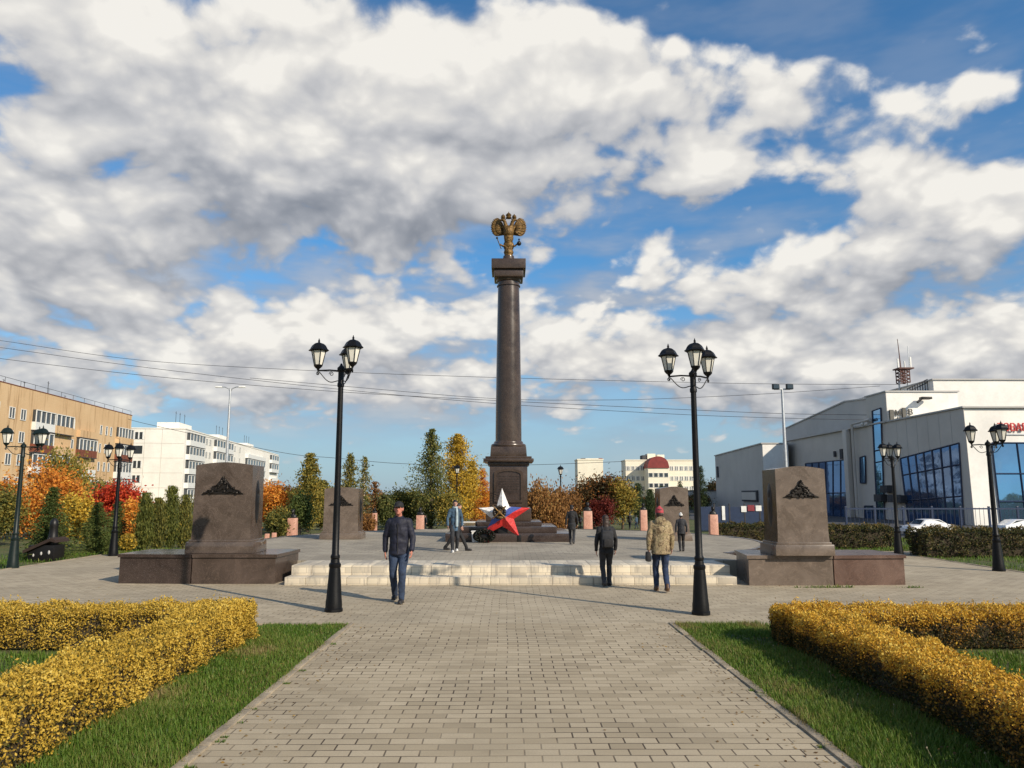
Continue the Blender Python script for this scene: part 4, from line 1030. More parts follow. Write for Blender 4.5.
for (ua) in (206.5, 210, 235, 240):
    s = s2(ua, 445)[0]
    for k in range(5):
        if zf2[k] > 0: window('window', s-.8, s+.8, zf2[k]+1, zf2[k]+2.2, 2, wb)
# end wall that faces the square: loggias at its left, panel seams
ew = bpy.data.objects.new('end_wall', None)
mb = MB()
for k in range(5): mb.box((-.02, W2/2, H2-2.7*k-.05-2.6), (.03, W2-.1, .05))
for q in (.30, .53): mb.box((-.022, W2*q, H2/2), (.03, .05, H2-.2))
mb.build('panel_seams', M['grey_panel'], wb, 0)
bpy.data.objects.remove(ew)
for k in range(5):
    z = zf2[k]
    if z < 0: continue
    mb = MB(); y0, y1 = 7.3, 12.6
    if k == 1: mb.box((-.03, (y0+y1)/2, z+1.7), (.05, y1-y0, 1.45), 1)
    else:
        mb.box((-.03, (y0+y1)/2, z+1.65), (.05, y1-y0, 1.3), 1)
        for i in range(8): mb.box((-.07, y0+(y1-y0)*i/7, z+1.65), (.06, .22, 1.32), 0)
    mb.build('window', [M['frame_white'], M['pane']], wb, 0)
# --- far cream blocks right of the column
def far_block(label, u0, u1, vt, Y, side_u, rows, cols, roofbits, extra=None):
    a = px(u0, vt, Y); b = px(u1, vt, Y); W = b.x-a.x; H = a.z
    root = thing('apartment_block', label, 'apartment building', (a.x, Y, 0))
    mb = MB(); mb.box((W/2, 4, H/2), (W, 8, H)); mb.build('wall', M['cream_wall'], root, 0)
    mb = MB(); mb.box((W/2, 4, H+.1), (W+.3, 8.3, .3)); rf = mb.build('roof', M['cream_wall'], root, 0)
    for (ua, ub, va, nm, mt) in roofbits:
        p = px(ua, va, Y+2); q = px(ub, va, Y+2); mb = MB(); mb.box(((p.x+q.x)/2-a.x, 5, (H+p.z)/2), (q.x-p.x, 4, p.z-H)); mb.build(nm, M[mt], rf, 0)
    for r in range(rows):
        for c in range(cols):
            x = W*(c+.5)/cols; z = H-2.2-2.8*r
            if z > 1: window('window', x-.55, x+.55, z-.62, z+.62, 2, root, fr=.2)
    return root, W, H, a
far_block('cream end wall of a far block above the rusty tree right of the column', 577.5, 603, 459.8, 205, 0, 0, 0, ((582, 585.5, 458, 'roof_hatch', 'roof_dark'), (586, 599, 458.2, 'roof_house', 'cream_wall'), (599.3, 603, 458, 'chimney', 'red_roof')))
root, W, H, a = far_block('long cream far block with a dark red mansard in front of it', 625.5, 693, 460.5, 215, 0, 4, 14, ((643, 647, 455, 'roof_hatch', 'roof_dark'), (648, 656, 453.5, 'roof_house', 'cream_wall'), (658, 665, 454.5, 'roof_house', 'cream_wall')))
p = px(648, 468, 209); q = px(668.5, 468, 209); xm = (p.x+q.x)/2-a.x; w = q.x-p.x
mb = MB(); mb.box((xm, -3, p.z/2), (w, 6, p.z)); mb.build('bay', M['cream_wall'], root, 0)
zt_ = px(650, 459.5, 209).z; hz_ = px(650, 456.3, 209).z-p.z; mb = MB(); mb.prism([(xm+w*.53*math.cos(PI*i/14)*(1 if i in (0, 14) else .97), p.z+hz_*math.sin(PI*i/14)**.75) for i in range(15)], .1, 6.3, 0, XZ); mb.build('mansard_roof', M['red_roof'], root, 0)
for r in range(3):
    for c in range(4): window('window', xm-w/2+w*(c+.5)/4-.6, xm-w/2+w*(c+.5)/4+.6, p.z-2.5-2.8*r, p.z-1.3-2.8*r, 1, root, y=-6.0, fr=.1)

# --- white and grey hall with blue glass on the right
XH = 28.6
hall = thing('hall_building', 'large white and grey hall with leaning blue glass fronts and red lettering', 'hall', (XH, 0, 0))
def H_(u, v): p = onx(u, v, XH); return p.y, p.z
Y0, ZA = H_(963, 408); YA1 = H_(887, 420)[0]; Yb = H_(975.5, 531)[0]
lean = Y0-Yb                                               # the near corner leans forward at the foot
def slab(mb, y0t, y0b, y1, x0, x1, z0, z1, m=0):           # block whose front (towards the square) leans
    mb.add([(x0, y0b, z0), (x1, y0b, z0), (x1, y1, z0), (x0, y1, z0), (x0, y0t, z1), (x1, y0t, z1), (x1, y1, z1), (x0, y1, z1)],
           [(3, 2, 1, 0), (4, 5, 6, 7), (0, 1, 5, 4), (1, 2, 6, 5), (2, 3, 7, 6), (3, 0, 4, 7)], m)
mb = MB(); slab(mb, Y0, Yb, YA1, 0, 26, 0, ZA); wa = mb.build('front_wing', M['white_render'], hall, 0)
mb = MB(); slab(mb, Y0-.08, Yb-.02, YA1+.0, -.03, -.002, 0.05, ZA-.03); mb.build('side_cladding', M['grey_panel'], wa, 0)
mb = MB(); mb.box((13, (Y0+YA1)/2-.05, ZA+.05), (26.3, YA1-Y0+.3, .1)); mb.build('roof_edge', M['grey_wall'], wa, 0)
mb = MB()                                                  # cladding seams on the shaded side
for i in range(1, 7):
    y = Y0+(YA1-Y0)*i/7; mb.box((-.036, y, ZA/2), (.012, .03, ZA-.1))
mb.build('cladding_seams', M['grey_wall'], wa, 0)
# glazed side wall: mullions as frame, panes behind
def glazing(name, corners, nx, zrows, parent, gm, fm, x=-.05):
    """corners in (y,z): tl, tr, br, bl on plane x"""
    (a, b, c, d) = [Vector((x, p[0], p[1])) for p in corners]
    mb = MB(); mb.add([a, b, c, d, a+Vector((.03, 0, 0)), b+Vector((.03, 0, 0)), c+Vector((.03, 0, 0)), d+Vector((.03, 0, 0))], [(0, 1, 2, 3), (7, 6, 5, 4), (0, 4, 5, 1), (1, 5, 6, 2), (2, 6, 7, 3), (3, 7, 4, 0)])
    g = mb.build(name, gm, parent, 0)
    fr = MB()
    for i in range(nx+1):
        t = i/nx; p, q = a.lerp(b, t), d.lerp(c, t); fr.tube([p-Vector((.02, 0, 0)), q-Vector((.02, 0, 0))], .055, 4)
    for t in zrows: fr.tube([a.lerp(d, t)-Vector((.02, 0, 0)), b.lerp(c, t)-Vector((.02, 0, 0))], .05, 4)
    fr.build('mullions', fm, g, 0)
    return g
glazing('glass_wall', [H_(901, 458.5), H_(960, 443), H_(965.3, 529), H_(910, 527)], 7, (0, .25, .62, 1), hall, M['dark_blue_glass'], M['frame_blue'])
# front face glass, seen lit, on the leaning front
def front_pt(u, v):                                        # on the leaning plane through (Y0,ZA)-(Yb,0)
    d = ray(u, v); n = Vector((0, ZA, -(lean)))            # normal of the plane
    p0 = Vector((0, Yb, 0)); t = n.dot(p0-Vector((0, 0, CAM_H)))/n.dot(d); p = Vector((0, 0, CAM_H))+d*t
    return p-Vector((XH, 0, 0))
tl, bl_ = front_pt(991, 443), front_pt(1001, 527)
xr = 22.0
mb = MB(); a = Vector((tl.x, tl.y-.05, tl.z)); b = Vector((xr, tl.y-.05, tl.z)); c = Vector((xr, bl_.y-.05, bl_.z)); d = Vector((bl_.x, bl_.y-.05, bl_.z))
mb.add([a, b, c, d], [(3, 2, 1, 0)]); g = mb.build('glass_front', M['blue_glass'], hall, 0)
fr = MB()
for i in range(14):
    t = i/13; fr.tube([a.lerp(b, t)+Vector((0, -.03, 0)), d.lerp(c, t)+Vector((0, -.03, 0))], .05, 4)
for t in (0, .37, .7, 1): fr.tube([a.lerp(d, t)+Vector((0, -.03, 0)), b.lerp(c, t)+Vector((0, -.03, 0))], .05, 4)
fr.build('mullions', M['frame_blue'], g, 0)
M['sign_red'] = mat('red_sign_letters', (.55, .03, .025), .5, var=.1)
ts = front_pt(996.5, 432.5); size = px(1000, 422.5, Y0).z-px(1000, 432.5, Y0).z
text_mesh('sign_lettering', 'ТОВАРЫ ПОЧТОЙ', size*1.12, .04, M['sign_red'], hall, Matrix.Translation((ts.x, ts.y-.12, ts.z+.08)) @ Matrix.Rotation(R(90), 4, 'X') @ Matrix.Diagonal((.80, 1, 1, 1)))
mb = MB(); mb.box((ts.x+4.2, ts.y-.06, ts.z-.12), (8.6, .05, .06)); mb.build('sign_rail', M['steel'], hall, 0)
# upper block with grey letters
YB, ZB = H_(886, 392); XB1 = px(957.5, 393, YB).x-XH
mb = MB(); yB2 = H_(866, 398)[0]; db = yB2-YB; mb.box((XB1/2, YB+db/2, ZB/2), (XB1, db, ZB)); ub = mb.build('upper_block', M['white_render'], hall, 0)
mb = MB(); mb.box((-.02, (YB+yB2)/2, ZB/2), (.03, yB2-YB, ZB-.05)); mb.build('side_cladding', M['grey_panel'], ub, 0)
mb = MB(); mb.box((XB1/2, YB+db/2, ZB+.05), (XB1+.2, db+.2, .1)); mb.build('roof_edge', M['grey_wall'], ub, 0)
glazing('glass_strip', [H_(873.5, 411), H_(882, 408), H_(886.2, 527), H_(879, 527)], 1, (0, .35, .45, 1), hall, M['blue_glass'], M['frame_blue'], -.09)
M['sign_grey'] = mat('grey_sign_letters', (.10, .095, .08), .6)
pa = px(889, 424, YB); k = YB/FPX
sg = MB()
def sgbox(u0, u1, v0, v1): 
    p = px(u0, v1, YB); q = px(u1, v0, YB); sg.box(((p.x+q.x)/2-XH, YB-.12, (p.z+q.z)/2), (q.x-p.x, .14, q.z-p.z), 0, .01)
sgbox(889.5, 892.5, 410, 424); 
for (s_, u, v, hgt) in (('МС', 894, 415.5, 5.5), ('ДК', 895, 423, 5.5), ('В', 907, 415, 6), ('РТ', 906.5, 420.5, 3.6)):
    p = px(u, v, YB); text_mesh('sign_lettering', s_, hgt*k*1.38, .05, M['sign_grey'], hall, Matrix.Translation((p.x-XH, YB-.12, p.z)) @ Matrix.Rotation(R(90), 4, 'X'))
sg.build('sign_bar', M['sign_grey'], hall, 0); sg = MB(); p = px(903.5, 408, YB); q = px(903, 423, YB); sg.box(((p.x+q.x)/2-XH, YB-.12, (p.z+q.z)/2), (.24, .14, p.z-q.z)); sg.build('sign_bar', M['sign_grey'], hall, 0)
p = px(922, 399, YB); lf = MB(); lf.box((p.x-XH, YB-.5, p.z), (.75, .5, .18), 0, .03); lf.tube([(p.x-XH, YB, p.z), (p.x-XH, YB-.4, p.z)], .05, 5); lf.tube([(p.x-XH-.3, YB-.6, p.z), (p.x-XH-.75, YB-.7, p.z-.35)], .09, 6); lf.build('wall_light', M['bronze_black'], hall)
# tall back volume
YT = 74; pa, pb = px(933, 380, YT), px(1090, 379, YT)
mb = MB(); mb.box(((pa.x+pb.x)/2-XH, YT+10, pa.z/2), (pb.x-pa.x, 20, pa.z)); mb.build('stage_tower', M['white_render'], hall, 0)
mb = MB(); mb.box(((pa.x+pb.x)/2-XH, YT+10, pa.z+.06), (pb.x-pa.x+.3, 20.3, .12)); mb.build('roof_edge', M['grey_wall'], hall, 0)
p0_ = px(913, 391, YT); p1_ = px(933, 381.5, YT); mb = MB()                     # roof ladder and walkway
for i in range(9): mb.tube([(p0_.x-XH+(p1_.x-p0_.x)*i/8, YT+1, p0_.z-1), (p0_.x-XH+(p1_.x-p0_.x)*i/8, YT+1, p0_.z+(p1_.z-p0_.z)*i/8+.4)], .05, 4)
for o_ in (.05, .35): mb.tube([(p0_.x-XH, YT+1, p0_.z+o_), (p1_.x-XH, YT+1, p1_.z+o_)], .05, 4)
mb.box(((p0_.x+p1_.x)/2-XH, YT+1.5, p0_.z-.7), (p1_.x-p0_.x, 1.5, 1.6)); mb.build('roof_stair', M['roof_dark'], hall, 0)
# middle part: lower parapet plane and sloping roof behind it
YC0 = H_(866, 424)[0]; YC1, ZC1 = H_(785.5, 443.5); ZC0 = H_(866, 424)[1]; ZC = (ZC0+ZC1)/2
mb = MB(); mb.box((3, (YA1+YC1)/2, ZC/2), (5.9, YC1-YA1, ZC)); mw = mb.build('middle_wing', M['grey_panel'], hall, 0)
mb = MB(); mb.box((2.9, (YA1+YC1)/2+.1, ZC+.06), (6.2, YC1-YA1+.3, .12)); mb.build('roof_edge', M['grey_wall'], mw, 0)
XG = XH+3.2
def G_(u, v): p = onx(u, v, XG); return p.y, p.z
g = [G_(869, 398.5), G_(845, 401.5), G_(783.5, 429.5)]
outl = [(g[0][0], 1), (g[0][0], g[0][1]), (g[1][0], g[1][1]), (g[2][0], g[2][1]), (g[2][0], 1)]
T = Matrix(((0, 0, 1, 0), (1, 0, 0, 0), (0, 1, 0, 0), (0, 0, 0, 1)))
mb = MB(); mb.prism(outl, 3.2, 5.1, 0, T); mb.build('sloping_hall', M['grey_wall'], hall, 0)
mb = MB(); mb.tube([(3.15, g[0][0], g[0][1]+.02), (3.15, g[1][0], g[1][1]+.02), (3.15, g[2][0], g[2][1]+.02)], .09, 5); mb.build('roof_edge', M['grey_wall'], hall, 0)
glazing('glass_wall', [H_(806, 463.5), H_(849, 459.5), H_(849.5, 526), H_(806, 524)], 6, (0, .5, 1), hall, M['dark_blue_glass'], M['frame_blue'], -.03)
glazing('side_window', [H_(860.5, 457.5), H_(865.5, 456), H_(866, 483), H_(861, 483)], 1, (0, 1), hall, M['blue_glass'], M['frame_blue'], -.03)
glazing('side_door', [H_(865.5, 506), H_(874, 506), H_(874.5, 530), H_(866, 529)], 1, (0, 1), hall, M['dark_blue_glass'], M['frame_blue'], -.06)
for u in (835.5, 842.5):
    y, z = H_(u, 454); mb = MB(); mb.box((-.08, y, z), (.12, .55 if u > 840 else .3, .85 if u > 840 else .5), 0, .02); mb.build('vent_grille', M['roof_dark'], hall, 0)
mb = MB(); yd, zd_ = H_(856, 424.5); mb.tube([(-.35, yd, .2), (-.35, yd, zd_), (-.35, yd-3.2, zd_+.1)], .13, 8); mb.box((-.2, yd+1.5, ZC/2), (.36, .7, ZC), 0, .02); mb.build('duct_pipe', M['grey_panel'], hall)
mb = MB(); y, z = H_(867.5, 424); mb.ell((-.4, y, z), .13); mb.build('wall_lamp', M['frame_white'], hall)
for (u, v) in ((890.5, 489), (884, 498), (898, 498.5), (904, 499)):
    y, z = H_(u, v); mb = MB(); mb.box((-.28, y, z), (.5, 1.1, .55), 0, .03); mb.box((-.53, y+.15, z), (.02, .5, .42), 0); mb.build('air_conditioner', [M['roof_dark'], M['grey_panel']], hall)
p = onx(940, 474, XH-2.0)
# --- grey flat-roofed box left of the hall
P0 = px(762, 443.5, 76); P1 = px(715, 456.5, 101); P2 = px(790, 443.5, 76)
gb = thing('grey_building', 'plain grey flat-roofed block with one lit wall left of the hall', 'building', (P0.x, P0.y, 0))
zz = (P0.z+P1.z)/2; d1 = Vector((P1.x-P0.x, P1.y-P0.y))
mb = MB(); mb.prism([(0, 0), (P2.x-P0.x-.2, 0), (d1.x+6, d1.y), (d1.x, d1.y)], 0, zz); mb.build('wall', M['grey_wall'], gb, 0)
mb = MB(); mb.prism([(.02, -.03), (P2.x-P0.x-.25, -.03), (P2.x-P0.x-.25, -.002), (.02, -.002)], .1, zz-.05); mb.build('front_wall', M['white_render'], gb, 0)
mb = MB(); mb.prism([(-.12, -.12), (P2.x-P0.x-.1, -.12), (d1.x+6.1, d1.y+.1), (d1.x-.12, d1.y+.1)], zz+.005, zz+.12); mb.build('roof_edge', M['grey_wall'], gb, 0)
ang = math.atan2(d1.y, d1.x)
def onC(u, v):
    r = ray(u, v); n = Vector((d1.y, -d1.x, 0)).normalized(); t = n.dot(P0-Vector((0, 0, CAM_H)))/n.dot(r); p = Vector((0, 0, CAM_H))+r*t; return p-Vector((P0.x, P0.y, 0))
pc = onC(750.5, 496); mb = MB(); mb.box((pc.x-.1, pc.y, pc.z), (7.0, .16, 1.15), 0, 0, rz=ang); mb.box((pc.x-.2, pc.y, pc.z), (6.3, .10, .8), 1, 0, rz=ang); mb.build('framed_window', [M['roof_dark'], M['grey_panel']], gb, 0)
pc = onC(718, 472); mb = MB(); mb.box((pc.x-.06, pc.y, pc.z), (.9, .12, 1.4), 0, 0, rz=ang); mb.build('vent_grille', M['roof_dark'], gb, 0)
Pq = px(699, 491, 106); Pw = px(717, 491, 106)
lb = thing('grey_building', 'low pale shed beyond the plain grey block, behind the right lamp post', 'building', (Pq.x, 106, 0))
mb = MB(); mb.box(((Pw.x-Pq.x)/2, 5, Pq.z/2), (Pw.x-Pq.x+3, 10, Pq.z)); mb.build('wall', M['grey_wall'], lb, 0); mb = MB(); mb.box(((Pw.x-Pq.x)/2, 5, Pq.z+.06), (Pw.x-Pq.x+3.2, 10.2, .12)); mb.build('roof', M['roof_dark'], lb, 0)

# antenna tower on the roof
YN = 80; p = px(904, 391, YN); pt = px(904, 344.5, YN)
an = thing('antenna_tower', 'red-brown lattice antenna tower with thin masts on the hall roof', 'antenna', (p.x, YN, p.z-1.6))
def za(v): return px(904, v, YN).z-(p.z-1.6)
xo = lambda u: px(u, 370, YN).x-p.x
mb = MB()
w = .48
z0, z1 = za(383), za(369)
for sx in (-1, 1):
    for sy in (-1, 1): mb.tube([(sx*w, sy*w, z0), (sx*w, sy*w, z1)], .06, 5)
for i in range(4):
    za_, zb_ = z0+(z1-z0)*i/4, z0+(z1-z0)*(i+1)/4
    for sy in (-1, 1):
        mb.tube([(-w, sy*w, za_), (w, sy*w, zb_)], .045, 4); mb.tube([(w, sy*w, za_), (-w, sy*w, zb_)], .045, 4); mb.tube([(sy*w, -w, za_), (sy*w, w, zb_)], .045, 4)
    for sy in (-1, 1): mb.tube([(-w, sy*w, za_), (w, sy*w, za_)], .05, 4)
mb.box((.1, 0, z1), (1.6, 1.4, .14)); mb.build('lattice', M['rust_steel'], an, 0)
mb = MB(); mb.tube([(.55, .2, 0), (.55, .2, z0+.3)], .09, 6); mb.tube([(-.3, .3, 0), (-.3, .3, z0+.3)], .09, 6); mb.build('pole', M['steel'], an)
mb = MB(); mb.tube([(xo(901), 0, z1), (xo(900.3), 0, za(353)), (xo(899.6), 0, za(339))], [.07, .05, .03], 5); mb.build('mast', M['rust_steel'], an); mb = MB(); mb.tube([(xo(909.5), 0, z1), (xo(909.5), 0, za(346))], .04, 5); mb.build('mast', M['steel'], an)
mb = MB(); mb.tube([(xo(905), 0, z1), (xo(905), 0, za(361))], .08, 5); mb.box((xo(898.5), 0, z1+.6), (.14, .14, 1.)); mb.box((xo(911), 0, z1+.7), (.16, .14, 1.2)); mb.build('panel_antenna', M['frame_white'], an)

# fence along the car park
YF = 37.5
fx0, fx1 = px(846, 510, YF).x, px(1075, 510, YF).x
fn = thing('metal_fence', 'thin grey picket fence in front of the white hall', 'fence', (fx0, YF, 0))
zt_ = px(960, 507.5, YF).z; zb_ = px(960, 525, YF).z
mb = MB(); n = int((fx1-fx0)/.2)
for i in range(n): mb.box(((fx1-fx0)*i/n, 0, (zt_+.1)/2), (.014, .014, zt_-.1))
mb.box(((fx1-fx0)/2, .0, zt_-.06), (fx1-fx0, .04, .07)); mb.box(((fx1-fx0)/2, 0, .22), (fx1-fx0, .04, .06)); mb.build('pickets', M['frame_blue'], fn, 0)
for i in range(9):
    mb = MB(); mb.box(((fx1-fx0)*i/8, .03, zt_/2+.03), (.09, .09, zt_+.06), 0, .01); mb.build('post', M['frame_blue'], fn, 0)
YF2 = 40; fx0, fx1 = px(699, 510, YF2).x, px(790, 510, YF2).x
fn = thing('panel_fence', 'dark blue panel fence with posters behind the pink pedestal', 'fence', (fx0, YF2, 0)); zt_ = px(745, 506, YF2).z
for i in range(6):
    w = (fx1-fx0)/6; mb = MB(); mb.box((w*(i+.5), 0, zt_/2), (w-.06, .04, zt_-.08), 0, .005); mb.build('panel', M['frame_blue'], fn, 0)
    mb = MB(); mb.box((w*i, 0, zt_/2+.06), (.07, .07, zt_+.12), 0, .005); mb.build('post', M['cable'], fn, 0)
M['poster_red'] = mat('faded_red_poster', (.22, .025, .035), .7, var=.2)
for (u0, u1, v0, v1, mt) in ((741, 746, 506, 512, 'frame_white'), (747.5, 754, 505, 511, 'poster_red'), (755.5, 761, 505.5, 511, 'frame_white'), (722, 724.5, 506, 520, 'frame_white')):
    p = px(u0, v1, YF2); q = px(u1, v0, YF2); mb = MB(); mb.box(((p.x+q.x)/2-fx0, -.05, (p.z+q.z)/2), (q.x-p.x, .02, q.z-p.z)); mb.build('poster', M[mt], fn, 0)
# ================================================================== TREES
PAL = {
 'orange': [(0, (0.070, 0.042, 0.017)), (.25, (0.280, 0.119, 0.028)), (.5, (0.588, 0.210, 0.035)), (.75, (0.750, 0.308, 0.042)), (1, (0.750, 0.462, 0.084))],
 'red': [(0, (0.070, 0.017, 0.014)), (.3, (0.280, 0.031, 0.020)), (.6, (0.560, 0.056, 0.025)), (.85, (0.700, 0.119, 0.031)), (1, (0.700, 0.224, 0.056))],
 'yellow': [(0, (0.056, 0.063, 0.014)), (.25, (0.224, 0.182, 0.035)), (.5, (0.504, 0.336, 0.042)), (.75, (0.700, 0.462, 0.056)), (1, (0.750, 0.588, 0.112))],
 'olive': [(0, (0.028, 0.042, 0.014)), (.3, (0.077, 0.091, 0.024)), (.6, (0.182, 0.175, 0.042)), (.85, (0.350, 0.266, 0.049)), (1, (0.504, 0.350, 0.070))],
 'green': [(0, (.02, .032, .012)), (.35, (.05, .075, .02)), (.65, (.095, .13, .032)), (.9, (.16, .185, .05)), (1, (.24, .22, .06))],
 'spruce': [(0, (.016, .028, .014)), (.4, (.038, .06, .024)), (.7, (.075, .105, .038)), (1, (.14, .16, .055))],
 'thuja': [(0, (.03, .042, .012)), (.35, (.08, .10, .022)), (.65, (.16, .17, .035)), (1, (.30, .25, .055))],
 'rust': [(0, (0.042, 0.025, 0.013)), (.3, (0.140, 0.070, 0.024)), (.6, (0.280, 0.133, 0.042)), (.85, (0.420, 0.224, 0.070)), (1, (0.504, 0.336, 0.112))],
 'dusk': [(0, (0.020, 0.022, 0.013)), (.3, (0.049, 0.049, 0.020)), (.55, (0.105, 0.070, 0.028)), (.8, (0.308, 0.119, 0.031)), (1, (0.560, 0.210, 0.042))],
 'poplar': [(0, (.02, .03, .012)), (.35, (.055, .075, .025)), (.65, (.13, .15, .045)), (.9, (.24, .22, .06)), (1, (.34, .28, .07))],
 'maroon': [(0, (0.028, 0.008, 0.008)), (.5, (0.112, 0.020, 0.017)), (1, (0.280, 0.049, 0.028))],
}
for k in PAL: M['l_'+k] = leafmat('leaves_'+k, PAL[k], .38)
def nz(P, s, o=0.): return np.array([mnoise.noise(Vector(p)*s+Vector((o, o*.7, -o))) for p in P])
def tree(name, label, u, Y, vt, hw, kind, pal, n, leaf, vb=None, seed=1, group='autumn trees round the square', z=0., bark='bark', mid=.5, cb=.12, cat='tree'):
    base = Vector((px(u, 494, Y).x, Y, z)); H = px(u, vt, Y).z-z; Rr = hw*Y/FPX
    global rng
    rng = np.random.default_rng(int(seed*97+u*3))
    rd = random.Random(int(seed*31+u))
    root = thing(name, label, cat, base, 0, group)
    tk = MB(); tr = max(.03, H*.018+Rr*.02)
    Ps = []; Ds = []; Ns = []; Ts = []
    if kind in ('round', 'weep', 'loose'):
        z0 = H*cb; Cz = (z0+H)/2; Rz = (H-z0)/2
        K = {'round': 30, 'weep': 26, 'loose': 22}[kind]
        pts = []
        while len(pts) < K:
            p = np.array([rd.uniform(-1, 1) for _ in range(3)]); q = np.linalg.norm(p)
            if q < 1 and q > .25 and (abs(p[0]) > .05): pts.append(p*(.62+.26*rd.random()) if q > .6 else p)
        tk.tube([(0, 0, -.05), (Rr*.03, 0, H*.2), (-Rr*.04, Rr*.03, H*.5), (0, 0, H*.82)], [tr*1.2, tr, tr*.65, tr*.15], 8)
        for j, p in enumerate(pts):
            c = np.array([p[0]*Rr, p[1]*Rr, Cz+p[2]*Rz]); 
            zz = min(H*.6, max(H*.1, c[2]-H*.22)); 
            if j < 16: tk.tube([(0, 0, zz), (c[0]*.45, c[1]*.45, zz+(c[2]-zz)*.55), tuple(c)], [tr*.4, tr*.25, tr*.08], 5)
            m = int(n/K*rd.uniform(.6, 1.4)); sg = np.array([Rr*.23, Rr*.23, Rz*.20])*rd.uniform(.75, 1.2)
            P = c+rng.normal(0, 1, (m, 3))*sg*np.minimum(1, 1.7/np.maximum(np.linalg.norm(rng.normal(0, 1, (m, 3)), axis=1, keepdims=True), .9))
            D = rvec(m); tb = rd.uniform(-.14, .14)
            if kind == 'weep':
                P[:, 2] -= rng.random(m)**1.3*Rz*.75; D = rvec(m)*.35+np.array((0, 0, -1.)); 
            P[:, 2] = np.maximum(P[:, 2], .08)
            Ps.append(P); Ds.append(D); Ns.append(rvec(m)+np.array((0, 0, .5))); Ts.append(mid+tb+rng.normal(0, .17, m)+p[2]*.06)
    elif kind in ('spruce', 'larch', 'thuja', 'poplar', 'birch', 'egg'):
        tk.tube([(0, 0, -.05), (0, 0, H*.5), (0, 0, H*.97)], [tr, tr*.6, tr*.12], 8)
        tiers = {'spruce': 60, 'larch': 55, 'thuja': 90, 'poplar': 50, 'birch': 40, 'egg': 75}[kind]
        for j in range(tiers):
            t = (j+rd.random())/tiers; zc = H*(cb*.5+(1-cb*.5)*t)
            if kind in ('spruce', 'larch'): rr = Rr*(1-t)**.85*rd.uniform(.6, 1.12)+Rr*.03
            elif kind == 'thuja': rr = Rr*(1-t)**.72*1.25*rd.uniform(.55, 1.05)*(min(1, t*6+.5))+.02
            elif kind == 'egg': rr = Rr*(1-t)**.75*min(1, .45+t*2.2)*rd.uniform(.3, 1.25)+Rr*.03
            elif kind == 'poplar': rr = Rr*(math.sin(PI*min(1, .12+t*.86))**.7)*rd.uniform(.35, 1.1)
            else: rr = Rr*(math.sin(PI*min(1, .08+t*.9))**.9)*rd.uniform(.25, 1.15)
            nb = 1 if kind == 'thuja' else 2
            for b_ in range(nb):
                a = rd.uniform(0, 6.283); slope = {'spruce': -.22, 'larch': -.05, 'thuja': 1.6, 'poplar': 1.1, 'birch': .5, 'egg': .75}[kind]
                m = int(n/tiers/nb*rd.uniform(.7, 1.3)*(.35+1.3*(rr/Rr)))
                s = rng.random(m)**.6; 
                x = s*rr; P = np.c_[x*math.cos(a), x*math.sin(a), zc+x*slope*(.5 if kind in ('poplar',) else 1)+0*x]
                spread = rr*.22+leaf*.5
                P = P+rng.normal(0, 1, (m, 3))*np.array([spread, spread, spread*.55])
                P[:, 2] = np.clip(P[:, 2], .06, H*1.01)
                out = np.array([math.cos(a), math.sin(a), slope*.6])
                D = out+rvec(m)*.6 if kind in ('spruce', 'larch') else (np.array((0, 0, 1.))+rvec(m)*.55 if kind == 'thuja' else rvec(m))
                Ps.append(P); Ds.append(D); Ns.append(rvec(m)+np.array((0, 0, .6))); Ts.append(mid+rd.uniform(-.12, .12)+rng.normal(0, .15, m))
                if kind in ('poplar', 'birch', 'larch', 'egg') and j % 2 == 0: tk.tube([(0, 0, max(.1, zc-rr*.5)), (rr*.8*math.cos(a), rr*.8*math.sin(a), zc+rr*.3*slope)], [tr*.22, tr*.06], 4)
    elif kind == 'shrub':
        for j in range(9):
            a = rd.uniform(0, 6.28); tk.tube([(0, 0, 0), (Rr*.3*math.cos(a), Rr*.3*math.sin(a), H*.5), (Rr*.7*math.cos(a), Rr*.7*math.sin(a), H*.85)], [.025, .018, .006], 5)
        P = rvec(n)*np.array([Rr, Rr, H*.5])*(rng.random((n, 1))**.35); P[:, 2] += H*.5; q = nz(P, 2.2/max(Rr, .3), seed)
        P *= (1+.22*q)[:, None]; P[:, 2] = np.maximum(P[:, 2], .04); Ps.append(P); Ds.append(rvec(n)); Ns.append(rvec(n)); Ts.append(mid+.3*q+rng.normal(0, .15, n))
    P = np.concatenate(Ps); D = np.concatenate(Ds); N = np.concatenate(Ns); T = np.concatenate(Ts); k = len(P)
    leafmesh('crown', P, D, N, leaf*rng.uniform(.6, 1.35, k), leaf*(.28 if kind in ('spruce', 'larch', 'thuja') else .6)*rng.uniform(.7, 1.2, k), T, M['l_'+pal], root)
    tk.build('trunk', M[bark], root, 60)
    return root
